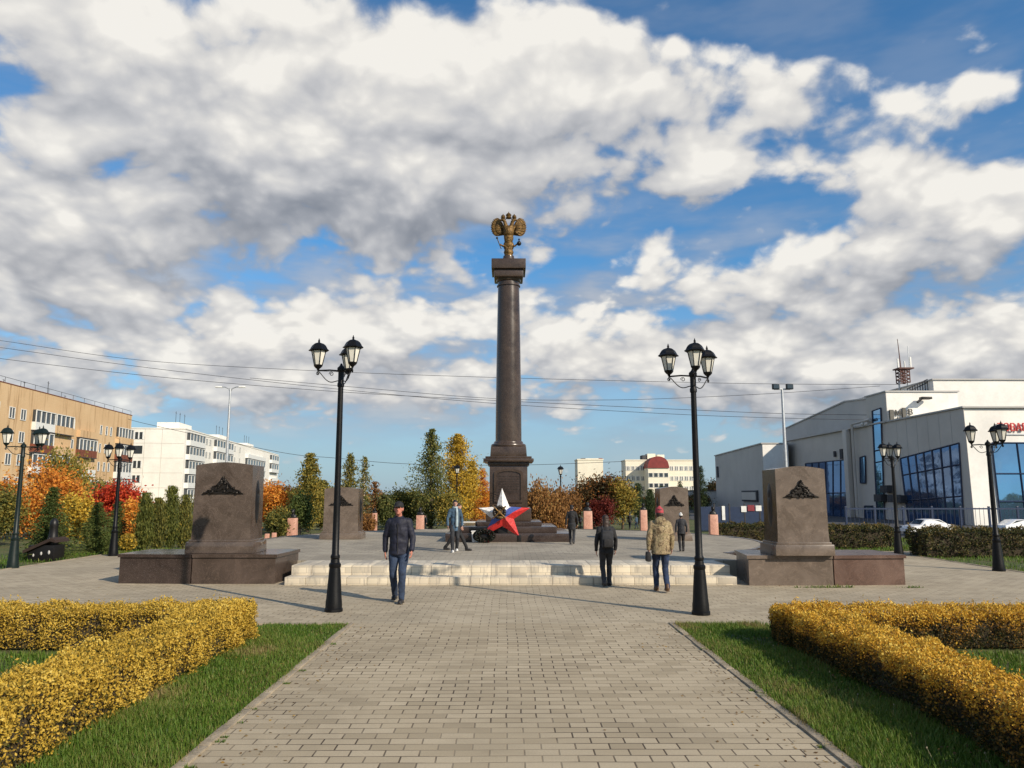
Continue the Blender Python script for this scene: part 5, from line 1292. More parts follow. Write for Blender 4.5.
# left-hand belt
tree('tree', 'broad orange maple behind the dark green lamp post at the left edge', 36, 34, 461, 46, 'round', 'orange', 15000, .13, mid=.6, seed=1, cb=.02)
tree('tree', 'olive and orange bushy tree cut by the left edge of the photo', -4, 29, 484, 30, 'round', 'olive', 9000, .12, mid=.55, seed=2, cb=.0)
tree('tree', 'yellow-green willow-like tree rising above the orange maple before the ochre block', 64, 50, 442, 28, 'weep', 'olive', 9000, .18, mid=.75, seed=3)
tree('tree', 'dark green young spruce between orange and yellow trees, near the dark shelter', 54, 23.5, 488, 21, 'spruce', 'green', 9000, .11, mid=.6, seed=4, cb=.02)
tree('tree', 'golden yellow bushy tree right of the dark young spruce', 79, 28, 493, 17, 'round', 'yellow', 7000, .11, mid=.55, seed=5, cb=.0)
tree('tree', 'mid green young spruce left of the lamp post by the red maple', 99, 25.6, 503, 20, 'spruce', 'green', 8500, .10, mid=.7, seed=6, cb=.02)
tree('tree', 'deep green young spruce just right of the lamp post by the red maple', 119, 27.5, 502, 14, 'spruce', 'green', 6000, .10, mid=.6, seed=7, cb=.02)
tree('tree', 'bright red maple in front of the white panel apartment block', 116, 38, 483.5, 29, 'round', 'red', 10000, .14, mid=.62, seed=8)
tree('tree', 'orange-yellow bushy tree under the red maple', 133, 30, 500, 15, 'round', 'orange', 5000, .11, mid=.72, seed=9, cb=.0)
tree('tree', 'small yellow-green bush at the right of the second lamp post', 131, 26, 534, 8, 'shrub', 'yellow', 1800, .08, mid=.4, seed=10)
for i, (u, vt, hw, pal, lb) in enumerate(((146.5, 494, 6.8, 'thuja', 'dark narrow thuja, leftmost of the row left of the large stele'), (159.5, 499, 6.5, 'olive', 'yellowish narrow thuja, second from left in the row by the large stele'),
                                     (172.5, 487, 7, 'thuja', 'tallest dark narrow thuja, third from left in the row by the large stele'), (186, 496, 6.5, 'olive', 'olive narrow thuja, nearest the large stele of the row left of it'))):
    tree('tree', lb, u, 26.5+i*.4, vt, hw, 'thuja', pal, 5000, .11, mid=.5, seed=11+i, group='row of thujas left of the large stele', cb=.0)
tree('tree', 'olive green tree hidden mostly behind the left large stele', 208, 31, 486, 16, 'round', 'olive', 5000, .12, mid=.6, seed=16, cb=0.)
tree('tree', 'flame orange maple just right of the left large stele', 272, 41, 480, 27, 'round', 'orange', 10000, .14, mid=.62, seed=17, cb=.05)
tree('tree', 'green and gold bush below the flame orange maple', 279, 33, 507, 14, 'round', 'olive', 5500, .10, mid=.45, seed=18, cb=.0)
tree('tree', 'tall yellow-green larch between flame orange maple and the far left stele', 309, 40, 454, 17, 'egg', 'olive', 9000, .13, mid=.68, seed=19, cb=.05)
tree('tree', 'dark green bushy tree at the foot of the tall yellow-green larch', 301, 36, 490, 13, 'round', 'green', 5000, .11, mid=.6, seed=20, cb=.03)
tree('tree', 'olive tree between the tall larch and the far left stele', 322, 42, 481, 12, 'poplar', 'olive', 4000, .13, mid=.6, seed=21)
tree('tree', 'slim birch with thin green-gold crown behind the left foreground lamp post', 349, 44, 454, 13, 'egg', 'olive', 3600, .13, mid=.6, seed=22, bark='birch', cb=.3)
tree('tree', 'thin half bare birch just right of the far left stele', 364, 46, 457, 10, 'egg', 'olive', 1900, .13, mid=.62, seed=23, bark='birch', cb=.3)
tree('tree', 'almost bare brownish sapling left of the dark jacketed man', 375, 42, 482, 9, 'birch', 'rust', 1500, .12, mid=.55, seed=24, cb=.1)
tree('tree', 'rust brown bush beside the almost bare sapling', 368, 36, 513, 9, 'shrub', 'rust', 2600, .1, mid=.6, seed=25)
tree('tree', 'dark green round tree behind the cap of the man in the navy jacket', 388, 42, 489, 13, 'round', 'poplar', 5000, .12, mid=.58, seed=26, cb=.03)
tree('tree', 'olive round tree right of the cap of the man in navy', 404, 45, 486, 16, 'round', 'olive', 6000, .13, mid=.55, seed=27, cb=.03)
tree('tree', 'tall grey-green poplar left of the golden birch by the column', 431, 43, 430, 24, 'egg', 'poplar', 8000, .13, mid=.72, seed=28, cb=.02)
tree('tree', 'golden yellow birch left of the column behind a single-lantern lamp', 457, 47, 435, 29, 'egg', 'yellow', 13000, .14, mid=.56, seed=29, cb=.05)
tree('tree', 'yellow-green bush at the foot of the golden birch', 450, 42, 490, 14, 'round', 'olive', 4500, .12, mid=.7, seed=30, cb=.02)
tree('tree', 'pale gold birch between the golden birch and the column', 472, 50, 462, 15, 'egg', 'yellow', 5500, .14, mid=.5, seed=31, bark='birch', cb=.15)
tree('tree', 'orange larch close by the left side of the column pedestal', 483, 48, 469, 12, 'larch', 'orange', 5500, .14, mid=.72, seed=32, cb=.05)
# right of the column
tree('tree', 'rusty brown weeping tree close to the right of the column pedestal', 546, 40, 474, 24, 'weep', 'rust', 11000, .13, mid=.6, seed=33, cb=.05)
tree('tree', 'brown rusty tree behind the right single-lantern lamp', 568, 42, 480, 12, 'weep', 'rust', 4500, .13, mid=.5, seed=34, cb=.05)
tree('tree', 'broad dark tree with red and orange boughs behind the walker in black', 602, 44, 471, 29, 'round', 'dusk', 14000, .14, mid=.55, seed=35, cb=.12)
tree('tree', 'yellow and orange tree at the right of the broad dark tree', 622, 43, 479, 16, 'round', 'olive', 6500, .13, mid=.8, seed=36, cb=.12)
tree('tree', 'deep maroon shrub behind the head of the walker in black', 601, 41, 496, 13, 'round', 'maroon', 5000, .11, mid=.6, seed=37, cb=.03)
for i, (u, vt, hw, Y, lb) in enumerate(((638, 484, 6, 50, 'dark cypress-like thuja, left of the two before the long cream block'), (650, 490, 6, 48, 'dark cypress-like thuja, right of the two before the long cream block'), (662, 487, 6, 52, 'dark narrow thuja rising behind the red cap'), (680, 481, 7, 60, 'small dark fir above the far right stele'))):
    tree('tree', lb, u, Y, vt, hw, 'thuja' if i < 3 else 'spruce', 'spruce', 3200, .14, mid=.55, seed=40+i, cb=.0)
tree('tree', 'dark spruce standing just right of the right foreground lamp post', 701, 78, 466, 10, 'spruce', 'spruce', 5000, .22, mid=.5, seed=45, cb=.0)
tree('tree', 'dark far tree between the spruce and the plain grey block', 713, 110, 481, 11, 'round', 'dusk', 3500, .3, mid=.3, seed=46, cb=.0)
# far belt that closes the horizon
for i, (u, Y, vt, hw, kd, pal, lb) in enumerate((
    (6, 60, 478, 30, 'round', 'orange', 'far orange tree before the foot of the ochre block, near the left edge'), (96, 75, 478, 26, 'round', 'olive', 'far olive tree before the ochre block corner'),
    (150, 80, 503, 26, 'round', 'olive', 'far green-gold tree before the end wall of the white panel block'), (245, 80, 484, 24, 'round', 'orange', 'far orange tree seen past the right edge of the left stele'),
    (294, 90, 486, 20, 'round', 'rust', 'far brown-orange tree before the end of the white panel block'), (335, 85, 486, 18, 'round', 'olive', 'far olive tree behind the far left stele'),
    (415, 90, 490, 24, 'round', 'olive', 'far olive tree low behind the dark poplar'), (500, 90, 488, 24, 'round', 'rust', 'far rusty tree hidden behind the column pedestal'),
    (535, 85, 489, 22, 'round', 'dusk', 'far dim tree behind the rusty weeping tree'), (580, 90, 490, 22, 'round', 'dusk', 'far dim tree below the cream end wall'),
    (640, 95, 497, 26, 'round', 'dusk', 'far dim tree below the long cream block'), (672, 95, 495, 22, 'round', 'dusk', 'far dim tree behind the far right stele'), (696, 100, 492, 14, 'round', 'dusk', 'far dim tree behind the right foreground lamp post'))):
    tree('tree', lb, u, Y, vt, hw, kd, pal, 4200, .26, mid=.5, seed=60+i, group='far trees closing the view', cb=.0)

M['roof_brown'] = mat('dark_brown_roof', (.03, .016, .011), .85, var=.3)
# dark shelter by the left edge
p = gp(33, 562); sh = thing('garden_shelter', 'small dark wooden shelter with sloping roof and pale oval openings at the left', 'shelter', (p.x, p.y+.6, 0))
mb = MB(); mb.box((0, 0, .22), (.74, .55, .44), 0, .01); mb.build('wall', M['bronze_black'], sh)
mb = MB(); mb.prism([(-.48, .30), (.30, .66), (.42, .60), (.44, .52), (.28, .56), (-.46, .22)], -.36, .36, 0, XZ); mb.build('roof', M['roof_brown'], sh, 0)
mb = MB(); mb.lathe([(.15, .45), (.15, .6), (.12, .72), (.105, .95), (.12, 1.0), (.10, 1.12), (.03, 1.2)], 12, (.16, 0, 0)); mb.build('turret', M['bronze_black'], sh)
for (x, z, r) in ((-.20, .16, .035), (.02, .21, .04), (.24, .24, .045), (.16, .60, .045)):
    mb = MB(); mb.ell((x, -.285 if z < .5 else -.15, z), (r*.75, .02, r*1.3 if z < .5 else r), u=12, w=8); mb.build('opening', M['grey_wall'], sh)

# ================================================================== WIRES
def wire(label, pts, Y, r=.019):
    P = [px(u, v, Y) for u, v in pts]; out = []
    for i in range(len(P)-1):                                # smooth (Catmull-Rom)
        p0, p1, p2, p3 = P[max(i-1, 0)], P[i], P[i+1], P[min(i+2, len(P)-1)]
        for k in range(8):
            t = k/8; out.append(.5*((2*p1)+(p2-p0)*t+(2*p0-5*p1+4*p2-p3)*t*t+(3*p1-p0-3*p2+p3)*t**3))
    out.append(P[-1]); mb = MB(); c0 = out[0]
    mb.tube([q-c0 for q in out], r, 5)
    tag(mb.build('overhead_wire', M['cable'], None, 60, c0), label, 'wire', 'overhead wires behind the column')
wire('uppermost overhead wire, crossing the sky just below the lanterns', [(-60, 334), (0, 340.5), (139, 360), (309, 370.5), (480, 377), (672, 382), (780, 384), (899, 384.5)], 66)
wire('second overhead wire from the top at the left edge, ending on the hall', [(-60, 340), (0, 347.5), (150, 368), (332, 388.5), (496, 403.5), (672, 414), (780, 418), (868, 420)], 64)
wire('third overhead wire at the left edge, sagging across the column', [(-60, 349), (0, 358.5), (160, 377), (335, 391.5), (496, 400.5), (672, 409), (780, 413.5), (868, 415)], 62)
wire('overhead wire rising to the right behind the right lamp post', [(250, 378), (347, 386.5), (493, 398.5), (600, 400), (680, 398), (780, 393), (880, 386)], 67)
wire('low faint overhead wire from the ochre roof past the larch', [(128, 419), (156, 426), (279, 452), (335, 458), (410, 464), (520, 465), (622, 461.5)], 118, .034)

# ================================================================== CARS
def car(label, u, vb, Y, rz, S=.62):
    p = px(u, vb, Y); r = thing('parked_car', label, 'car', (p.x, Y, 0), rz, 'white cars parked before the hall')
    L, W, H = 4.4, 1.75, 1.45; r.scale = (S, S, S)
    side = [(-2.2, .35), (-2.18, .62), (-2.0, .82), (-1.1, .93), (-.55, 1.38), (.1, 1.45), (.85, 1.40), (1.6, 1.0), (2.1, .92), (2.2, .7), (2.2, .35)]
    bm = bmesh.new(); n = len(side); rows = []
    for y, kx, kz in ((-W/2, .985, .97), (-W/2+.1, 1, 1), (W/2-.1, 1, 1), (W/2, .985, .97)):
        rows.append([bm.verts.new((x*kx, y*(1 if z < .95 else .86-.06*(z-.95)), .3+(z-.3)*kz)) for x, z in side])
    for a, b in zip(rows, rows[1:]):
        for i in range(n): bm.faces.new((a[i], a[(i+1) % n], b[(i+1) % n], b[i]))
    bm.faces.new(rows[0][::-1]); bm.faces.new(rows[-1]); bmesh.ops.recalc_face_normals(bm, faces=bm.faces)
    me = bpy.data.meshes.new('body'); bm.to_mesh(me); bm.free(); me.materials.append(M['white_paint']); me.polygons.foreach_set('use_smooth', [True]*len(me.polygons)); me.set_sharp_from_angle(angle=R(35)); link('body', me, r)
    for sy in (-1, 1):
        mb = MB(); y = sy*(W/2*.86+.0)
        g = [(-.98, .97), (-.52, 1.33), (.1, 1.39), (.8, 1.34), (1.4, 1.0)]; mb.prism(g, -.008, .008, 0, XZ)
        o = mb.build('side_window', M['pane'], r, 0, (0, y*1.01, 0)); o.rotation_euler = (sy*.02, 0, 0)
        mb = MB(); mb.box((-.75, sy*(W/2+.06), 1.0), (.12, .16, .13), 0, .03); mb.build('mirror', M['white_paint'], r)
        mb = MB(); mb.ell((-2.1, sy*.62, .72), (.1, .2, .09)); mb.build('headlight', M['pane'], r)
        for x in (-1.35, 1.35):
            w = MB(); T = Matrix.Translation((x, sy*.76, .32)) @ Matrix.Rotation(R(90), 4, 'X')
            w.lathe([(.2, -.1), (.31, -.1), (.325, -.06), (.325, .06), (.31, .1), (.2, .1)], 20, T=T); wh = w.build('wheel', M['tyre'], r)
            w = MB(); w.lathe([(.02, -.115), (.2, -.11), (.205, .11), (.02, .115)], 14, T=T); w.build('rim', M['rim'], wh)
    mb = MB(); mb.add([(-1.06, -.66, .97), (-1.06, .66, .97), (-.60, .60, 1.36), (-.60, -.60, 1.36)], [(0, 1, 2, 3), (3, 2, 1, 0)]); 
    mb.v = [(x-.02, y, z+.01) for x, y, z in mb.v]; mb.build('windscreen', M['pane'], r, 0)
    return r
car('white car parked behind the hedge before the dark glass wall', 926, 520, 36.3, R(8), .52)
car('white car at the right edge mostly hidden behind the hedge', 1018, 521, 36.5, R(-172), .5)

# ================================================================== PEOPLE
M['skin'] = mat('skin', (.48, .27, .20), .55, var=.15, scale=12)
M['skin_red'] = mat('ruddy_skin', (.50, .20, .14), .55, var=.2, scale=12)
M['navy'] = mat('navy_quilted_jacket', (.008, .010, .026), .7, var=.4, scale=9, bump=.5, bscale=14)
M['black_cloth'] = mat('black_cloth', (.012, .012, .014), .8, var=.4, scale=9, bump=.5, bscale=14)
M['charcoal'] = mat('charcoal_cloth', (.022, .024, .03), .8, var=.4, scale=9, bump=.5, bscale=14)
M['jeans'] = mat('blue_jeans', (.024, .042, .085), .85, var=.5, scale=7, bump=.4, bscale=30)
M['jeans_dark'] = mat('dark_blue_jeans', (.018, .035, .085), .85, var=.45, scale=7, bump=.4, bscale=30)
M['denim_jacket'] = mat('faded_denim_jacket', (.05, .10, .16), .8, var=.45, scale=8, bump=.4, bscale=20)
M['scarf'] = mat('pale_scarf', (.34, .42, .45), .85, var=.3)
M['hat_red'] = mat('pink_red_knit_cap', (.42, .06, .075), .9, var=.3, scale=30, bump=.5)
M['hair_brown'] = mat('brown_hair', (.035, .018, .012), .6, var=.4, scale=30)
M['hair_dark'] = mat('dark_hair', (.012, .010, .010), .6, var=.4, scale=30)
M['shoe'] = mat('dark_shoe_leather', (.02, .018, .018), .5, var=.3)
M['shoe_brown'] = mat('brown_boot_leather', (.09, .045, .02), .55, var=.3)
M['white_cloth'] = mat('white_cloth', (.72, .72, .70), .8, var=.15)
M['eye'] = mat('eye_dark', (.02, .015, .012), .25, var=.1)
M['lip'] = mat('lips', (.32, .11, .10), .5, var=.1)
def camo():
    mt, nt, b = newmat('camouflage_cloth'); pos = nt.new('ShaderNodeTexCoord').outputs['Object']
    n = nt.noise(pos, 9, 3, .6, 1.2); n2 = nt.noise(nt.v('ADD', pos, (3, 1, 7)), 14, 3, .6, 1)
    c = nt.ramp(n, [(0, (.13, .09, .045)), (.42, (.30, .225, .13)), (.52, (.21, .17, .085)), (.6, (.36, .28, .17))], 'CONSTANT')
    c = nt.mix(nt.mapr(n2, .58, .60, 0, .9, False), c, (.085, .06, .035)); nt.put(b.inputs['Base Color'], c); b.inputs['Roughness'].default_value = .85
    nt.put(b.inputs['Normal'], nt.bump(nt.noise(pos, 16, 3), .5, .02)); M['camo'] = mt
camo()
def V3(*a): return Vector(a)
def person(label, loc, facing, h, stride=.25, lead=1, arms=(.15, -.15), elbows=(.25, .25), jacket='navy', trousers='jeans', shoes='shoe', skin='skin', jlen=.0, hat=None, hair='hair_dark', hairlong=0, hood=False, scarf=False, lean=.03, head_down=0, bulk=1., group='people walking across the square', cover=1):
    """facing: angle of the walking direction in the ground plane; body modelled 1.75 high looking towards -y"""
    root = thing('person', label, 'person', loc, facing+PI/2, group); S = h/1.75
    def P(x, y, z): return Vector((x, y, z))*S
    hipz = .90; L1, L2 = .43, .42
    legs = {}
    for sd in (-1, 1):
        ph = stride*(1 if sd == lead else -1)            # forward is -y
        hip = V3(sd*.095, 0, hipz); foot = V3(sd*.085, -ph, .085)
        if ph < 0: foot.z = .085+min(.06, abs(ph)*.2)
        d = foot-hip; dist = min(d.length, L1+L2-.002); a = math.acos(max(-1, min(1, (L1*L1+dist*dist-L2*L2)/(2*L1*dist))))
        dirn = d.normalized(); fwd = V3(0, -1, 0); perp = (fwd-dirn*fwd.dot(dirn)).normalized()
        knee = hip+(dirn*math.cos(a)+perp*math.sin(a))*L1; foot = hip+dirn*dist
        legs[sd] = (hip, knee, foot)
    low = min(l[2].z for l in legs.values())-.085
    def sh(v): return V3(v.x, v.y, v.z-low)*S
    def sh_l(v): return sh(V3(v.x, v.y-lean*max(0, v.z-.9)*2.2, v.z))
    def cap(mb, a, ra, b, rb, n=5, u=12): # tapered capsule
        a, b = Vector(a), Vector(b); mb.ell(a, ra, u=u, w=8); mb.ell(b, rb, u=u, w=8); mb.tube([a.lerp(b, i/n) for i in range(n+1)], [ra+(rb-ra)*i/n for i in range(n+1)], u)
    def torso(mb, rings, u=20):
        vs = []; fs = []
        for (z, rx, ry, yo) in rings:
            for i in range(u):
                t = 2*PI*i/u; vs.append(sh_l(V3(rx*math.cos(t), yo+ry*math.sin(t), z)))
        m = len(rings)
        for j in range(m-1):
            for i in range(u): fs.append((j*u+i, j*u+(i+1) % u, (j+1)*u+(i+1) % u, (j+1)*u+i))
        fs.append(tuple(range(u-1, -1, -1))); fs.append(tuple((m-1)*u+i for i in range(u))); mb.add(vs, fs)
    armj = {}
    for i, sd in enumerate((-1, 1)):
        s = V3(sd*.175, .0, 1.41); a = arms[i]
        e = s+V3(sd*.075, -math.sin(a)*.29, -math.cos(a)*.28)
        b2 = a+elbows[i]; w = e+V3(sd*-.0, -math.sin(b2)*.25, -math.cos(b2)*.25); armj[sd] = (s, e, w, b2)
    # --- one continuous body
    b = MB(); ht = 1.63; hy = -.02-head_down*.05
    torso(b, [(.86, .13, .095, 0), (.95, .155, .11, 0), (1.10, .135, .095, 0), (1.28, .165, .11, 0), (1.40, .15, .09, 0), (1.45, .09, .07, 0)])
    cap(b, sh_l(V3(0, .01, 1.43)), .058*S, sh_l(V3(0, hy*.6, 1.55)), .052*S)
    hc = V3(0, hy, ht)
    b.ell(sh_l(hc+V3(0, .005, .015)), (.074*S, .094*S, .098*S), u=20, w=14); b.ell(sh_l(hc+V3(0, -.03, -.045)), (.055*S, .062*S, .068*S), u=16, w=10)
    b.ell(sh_l(hc+V3(0, -.098, -.01)), (.013*S, .02*S, .022*S), u=10, w=8); b.ell(sh_l(hc+V3(0, -.092, .015)), (.010*S, .012*S, .025*S), u=10, w=8); b.ell(sh_l(hc+V3(0, -.078, -.078)), (.022*S, .018*S, .015*S), u=10, w=8)
    for sd in (-1, 1):
        b.ell(sh_l(hc+V3(sd*.076, .012, -.005)), (.012*S, .022*S, .034*S), u=10, w=8); b.ell(sh_l(hc+V3(sd*.033, -.078, .035)), (.02*S, .014*S, .010*S), u=10, w=6)
        hip, kn, ft = legs[sd]; cap(b, sh(hip), .082*S, sh(kn), .054*S); cap(b, sh(kn), .054*S, sh(ft), .036*S); b.ell(sh(ft+V3(0, .01, -.02)), .042*S); b.ell(sh(ft+V3(0, -.08, -.05)), (.04*S, .11*S, .032*S))
        s, e, w, ang = armj[sd]; cap(b, sh_l(s+V3(sd*-.02, 0, -.02)), .046*S, sh_l(e), .036*S); cap(b, sh_l(e), .036*S, sh_l(w), .026*S)
        # hand: palm, four unequal bent fingers, thumb from the side of the palm
        dn = V3(0, -math.sin(ang), -math.cos(ang)); fw = V3(0, -math.cos(ang), math.sin(ang)); inw = V3(-sd, 0, 0)
        pm = w+dn*.05
        rot = Euler((-ang, 0, 0)); b.ell(sh_l(pm), (.017*S, .041*S, .052*S), rot=rot, u=12, w=8)
        for k, ln_ in enumerate((.060, .072, .068, .052)):
            o = fw*(.028-.019*k); p0 = pm+dn*.035+o; p1 = p0+dn*ln_*.5+inw*.006; p2 = p1+dn*ln_*.42+inw*.024
            b.tube([sh_l(p0), sh_l(p1), sh_l(p2)], [.0092*S, .0086*S, .0075*S], 8); b.ell(sh_l(p2), .0078*S, u=8, w=6)
        t0 = pm+fw*.03+dn*-.01; t1 = t0+fw*.022+dn*.025+inw*.012; t2 = t1+dn*.028+inw*.012+fw*.002
        b.tube([sh_l(t0), sh_l(t1), sh_l(t2)], [.013*S, .0105*S, .0085*S], 8); b.ell(sh_l(t2), .0088*S, u=8, w=6)
    remesh(b, 'body', M[skin], root, .0068*S, 1)
    for sd in (-1, 1):
        e_ = MB(); e_.ell(sh_l(hc+V3(sd*.033, -.087, .018)), (.0115*S, .007*S, .0065*S), u=10, w=6); e_.build('eye', M['eye'], root)
    e_ = MB(); e_.ell(sh_l(hc+V3(0, -.093, -.048)), (.022*S, .007*S, .006*S), u=10, w=6); e_.build('mouth', M['lip'], root)
    # --- clothes
    j = MB(); k = bulk; zb = .80-jlen
    torso(j, [(zb, .168*k, .130*k, 0), (zb+.03, .172*k, .136*k, 0), (zb+.06, .164*k, .130*k, 0), (.98, .160*k, .128*k, 0), (1.12, .156*k, .126*k, 0), (1.28, .170*k, .134*k, .004), (1.38, .178*k, .124*k, .006), (1.45, .165, .105, .008), (1.485, .085, .08, .004), (1.51, .075, .078, -.004)])
    for sd in (-1, 1):
        s, e, w, ang = armj[sd]; cap(j, sh_l(s+V3(sd*-.02, 0, -.025)), .078*S*k, sh_l(e), .053*S*k); cap(j, sh_l(e), .053*S*k, sh_l(w+(e-w).normalized()*.01), .041*S*k)
    if hood: j.ell(sh_l(V3(0, .10, 1.45)), (.13*S, .075*S, .11*S)); j.ell(sh_l(V3(0, .09, 1.38)), (.09*S, .06*S, .10*S))
    remesh(j, 'jacket', M[jacket], root, .012*S, 2, .013*S, 8/S)
    if not hood:
        z_ = MB(); z_.tube([sh_l(V3(0, -.137*k, z0_)) for z0_ in (zb+.03, .98, 1.12, 1.28, 1.38)], .006*S, 6); z_.build('zip', M['shoe'], root)
    t = MB(); torso(t, [(.80, .155, .118, 0), (.90, .168, .124, 0), (.98, .162, .118, 0), (1.0, .15, .11, 0)])
    for sd in (-1, 1):
        hip, kn, ft = legs[sd]; cap(t, sh(hip+V3(0, 0, -.02)), .098*S, sh(kn), .070*S); cap(t, sh(kn), .070*S, sh(ft+V3(0, .005, .0)), .055*S)
    remesh(t, 'trousers', M[trousers], root, .012*S, 2, .011*S, 9/S)
    for sd in (-1, 1):
        hip, kn, ft = legs[sd]; s_ = MB(); fl = ft
        s_.ell(sh(fl+V3(0, -.07, -.045)), (.048*S, .125*S, .042*S)); s_.ell(sh(fl+V3(0, .025, -.02)), (.046*S, .058*S, .062*S)); s_.ell(sh(fl+V3(0, .01, .03)), (.045*S, .05*S, .05*S)); s_.box(sh(fl+V3(0, -.055, -.075)), (.085*S, .25*S, .018*S), 0, .006*S)
        remesh(s_, 'shoe', M[shoes], root, .010*S, 1)
    hb = MB()
    if hat:
        hb.ell(sh_l(hc+V3(0, .008, .055)), (.086*S, .105*S, .082*S), u=18, w=12)
        if hat[1] == 'cap': hb.box(sh_l(hc+V3(0, -.115, .045)), (.12*S, .09*S, .014*S), 0, .005*S)
        if hat[1] == 'knit': hb.ell(sh_l(hc+V3(0, .02, .03)), (.090*S, .106*S, .075*S), u=18, w=12); hb.ell(sh_l(hc+V3(0, .03, .13)), (.03*S, .03*S, .025*S))
        remesh(hb, 'hat', M[hat[0]], root, .009*S, 1, .002*S, 40)
    hh = MB(); hh.ell(sh_l(hc+V3(0, .018, .042)), (.084*S, .100*S, .088*S), u=18, w=12); hh.ell(sh_l(hc+V3(0, .052, -.02)), (.079*S, .064*S, .085*S), u=16, w=10)
    if hairlong:
        hh.ell(sh_l(hc+V3(0, .07, -.10)), (.085*S, .05*S, .12*S)); hh.ell(sh_l(hc+V3(0, .085, -.2)), (.075*S, .04*S, .10*S))
    remesh(hh, 'hair', M[hair], root, .010*S, 1, .005*S, 45)
    if scarf:
        sc = MB(); sc.lathe([(.075*S, 0), (.10*S, .02*S), (.105*S, .05*S), (.08*S, .075*S)], 18, tuple(sh_l(V3(0, 0, 1.46))))
        sc.tube([sh_l(V3(.04, -.10, 1.48)), sh_l(V3(.05, -.15, 1.35)), sh_l(V3(.05, -.155, 1.1)), sh_l(V3(.05, -.15, .85))], [.035*S, .045*S, .05*S, .05*S], 10); remesh(sc, 'scarf', M['scarf'], root, .011*S, 1)
    root['_s'] = S; del root['_s']
    return root, sh_l, armj, S
def hgt(u, vf, vh, z):
    g = gp(u, vf, z); return g, px(u, vh, g.y).z-z
g1, h1 = hgt(398, 602, 502.0, 0)
person('man in dark navy jacket, blue jeans and black cap walking towards the camera', g1, R(-92), h1, .16, 1, (-.12, .10), (.15, .35), 'navy', 'jeans', 'shoe', 'skin_red', -.02, ('black_cloth', 'cap'), head_down=1, bulk=1.1)
g2, h2 = hgt(607, 586.5, 515, 0)
_, shl, aj, S = person('person in black jacket and black trousers with dark backpack walking away', g2, R(93), h2, .13, -1, (.10, -.08), (.25, .25), 'black_cloth', 'charcoal', 'shoe', hair='hair_brown', hairlong=1, bulk=1.08)
bp = thing('backpack', 'dark backpack worn by the person in black walking away', 'backpack', (g2.x, g2.y, 0), R(93)+PI/2)
mb = MB(); mb.box(shl(V3(0, .21, 1.17)), (.29*S, .16*S, .42*S), 0, .05*S); mb.build('bag', M['charcoal'], bp); mb = MB(); mb.box(shl(V3(0, .305, 1.08)), (.22*S, .06*S, .2*S), 0, .025*S); mb.build('pocket', M['black_cloth'], bp)
for sd in (-1, 1):
    mb = MB(); mb.tube([shl(V3(sd*.09, .16, 1.34)), shl(V3(sd*.10, .05, 1.475)), shl(V3(sd*.10, -.10, 1.42)), shl(V3(sd*.11, -.15, 1.25)), shl(V3(sd*.14, .0, 1.06)), shl(V3(sd*.12, .16, 1.0))], .016*S, 6); mb.build('strap', M['charcoal'], bp)
g3, h3 = hgt(662, 592, 507.5, 0)
_, shl, aj, S = person('person in camouflage jacket, blue jeans and pink-red knit cap walking away', g3, R(88), h3, .17, 1, (.14, -.12), (.2, .3), 'camo', 'jeans_dark', 'shoe_brown', jlen=.02, hat=('hat_red', 'knit'), hair='hair_brown', hood=True, bulk=1.2)
mb = MB(); w = aj[1][2]; c = shl(V3(w.x+.02, w.y, w.z-.16)); mb.box(c, (.10*S, .26*S, .2*S), 0, .03*S, top=.85); 
bg = thing('handbag', 'dark bag in the hand of the person in the camouflage jacket', 'bag', (g3.x, g3.y, 0), R(88)+PI/2); mb.build('bag', M['black_cloth'], bg)
mb = MB(); mb.tube([shl(V3(w.x+.02, w.y-.08, w.z-.09)), shl(V3(w.x+.01, w.y-.04, w.z-.055)), shl(V3(w.x+.01, w.y+.03, w.z-.055)), shl(V3(w.x+.02, w.y+.08, w.z-.09))], .009*S, 6); mb.build('handle', M['black_cloth'], bg)
g4, h4 = hgt(454.5, 552, 500, PLH)
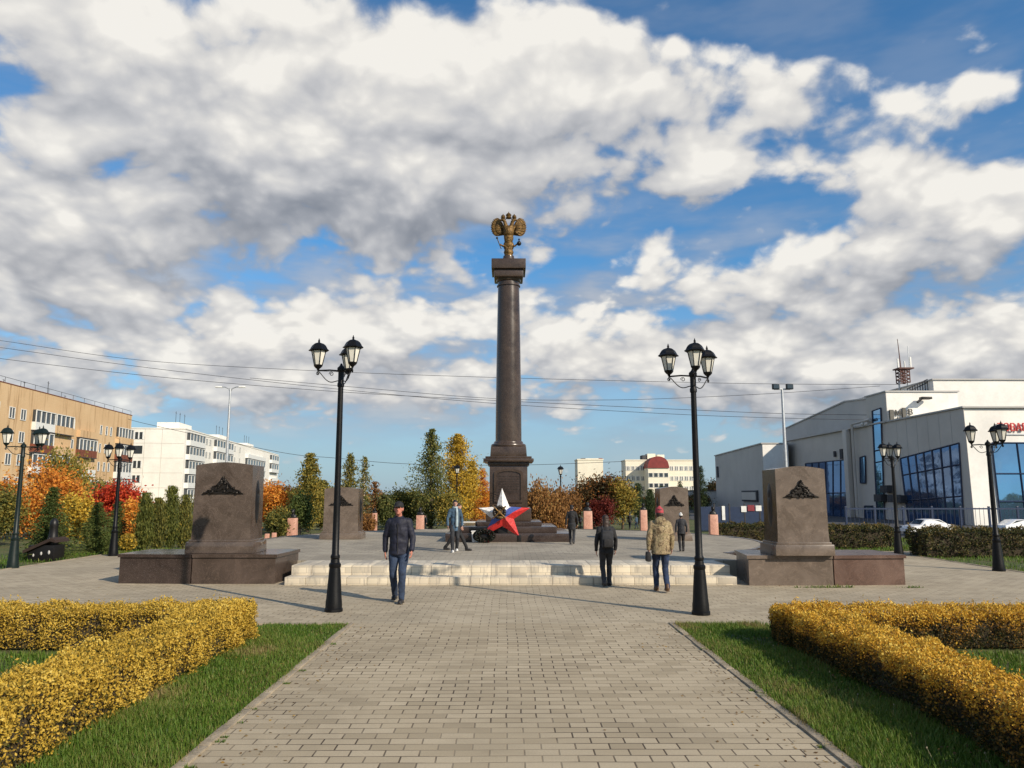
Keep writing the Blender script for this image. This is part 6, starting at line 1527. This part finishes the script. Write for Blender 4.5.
person('person in faded denim jacket with pale scarf walking on the upper plaza', g4, R(-80), h4, .14, -1, (.12, -.10), (.2, .35), 'denim_jacket', 'charcoal', 'white_cloth', jlen=.10, hair='hair_dark', scarf=True)
g = px(457, 494, g4.y+.55); person('person in dark clothes striding just behind the one in the denim jacket', (g.x, g4.y+.55, PLH), R(-8), h4*.97, .44, -1, (.30, -.35), (.2, .35), 'charcoal', 'black_cloth', 'shoe', hair='hair_dark')
g5, h5 = hgt(572, 544.5, 505, PLH)
person('person in long black coat walking away beside the column steps', g5, R(80), h5, .22, 1, (.12, -.1), (.15, .2), 'black_cloth', 'charcoal', 'shoe', jlen=.16)
g6, h6 = hgt(682, 551.5, 513, PLH)
_, shl, aj, S = person('small figure in dark clothes and white cap left of the right lamp post', g6, R(85), h6, .14, -1, (.1, -.1), (.2, .2), 'charcoal', 'black_cloth', 'shoe', hat=('white_cloth', 'knit'))
for i, (u, vf, vh, Y, j, t, fc, lb) in enumerate(((629, 536, 513, 42, 'black_cloth', 'charcoal', 60, 'distant figure in black, left of two under the yellow and orange tree'), (636, 535.5, 515, 43, 'denim_jacket', 'jeans', 130, 'distant figure in pale blue jacket under the yellow and orange tree'), (580, 536, 515, 43, 'navy', 'charcoal', 75, 'distant figure in dark blue between the black coat and a pink pedestal'), (426.5, 536, 515, 41, 'charcoal', 'black_cloth', 200, 'distant dark figure right of the broad pink pedestal under the poplar'))):
    p = px(u, 494, Y); person(lb, (p.x, Y, 0), R(fc), px(u, vh, Y).z, .15, 1, (.1, -.1), (.2, .2), j, t, 'shoe', group='distant people behind the plaza')

# wood behind the camera, seen only as a reflection in the hall's glass and the polished stone
n = 26000; wx = rng.uniform(-90, 110, n); base = np.array([7+3.5*mnoise.noise(Vector((x*.09, 0, 5)))+1.8*mnoise.noise(Vector((x*.35, 2, 5))) for x in wx])
Pw = np.c_[wx, -62+rng.normal(0, 2.2, n), rng.random(n)**.8*base]
o = leafmesh('far_wood', Pw, rvec(n), rvec(n), 1.1, .8, np.clip(.5+.3*np.array([mnoise.noise(Vector((x*.12, 9, 1))) for x in wx])+rng.normal(0, .15, n), 0, 1), M['l_olive']); struct(o, 'stuff')
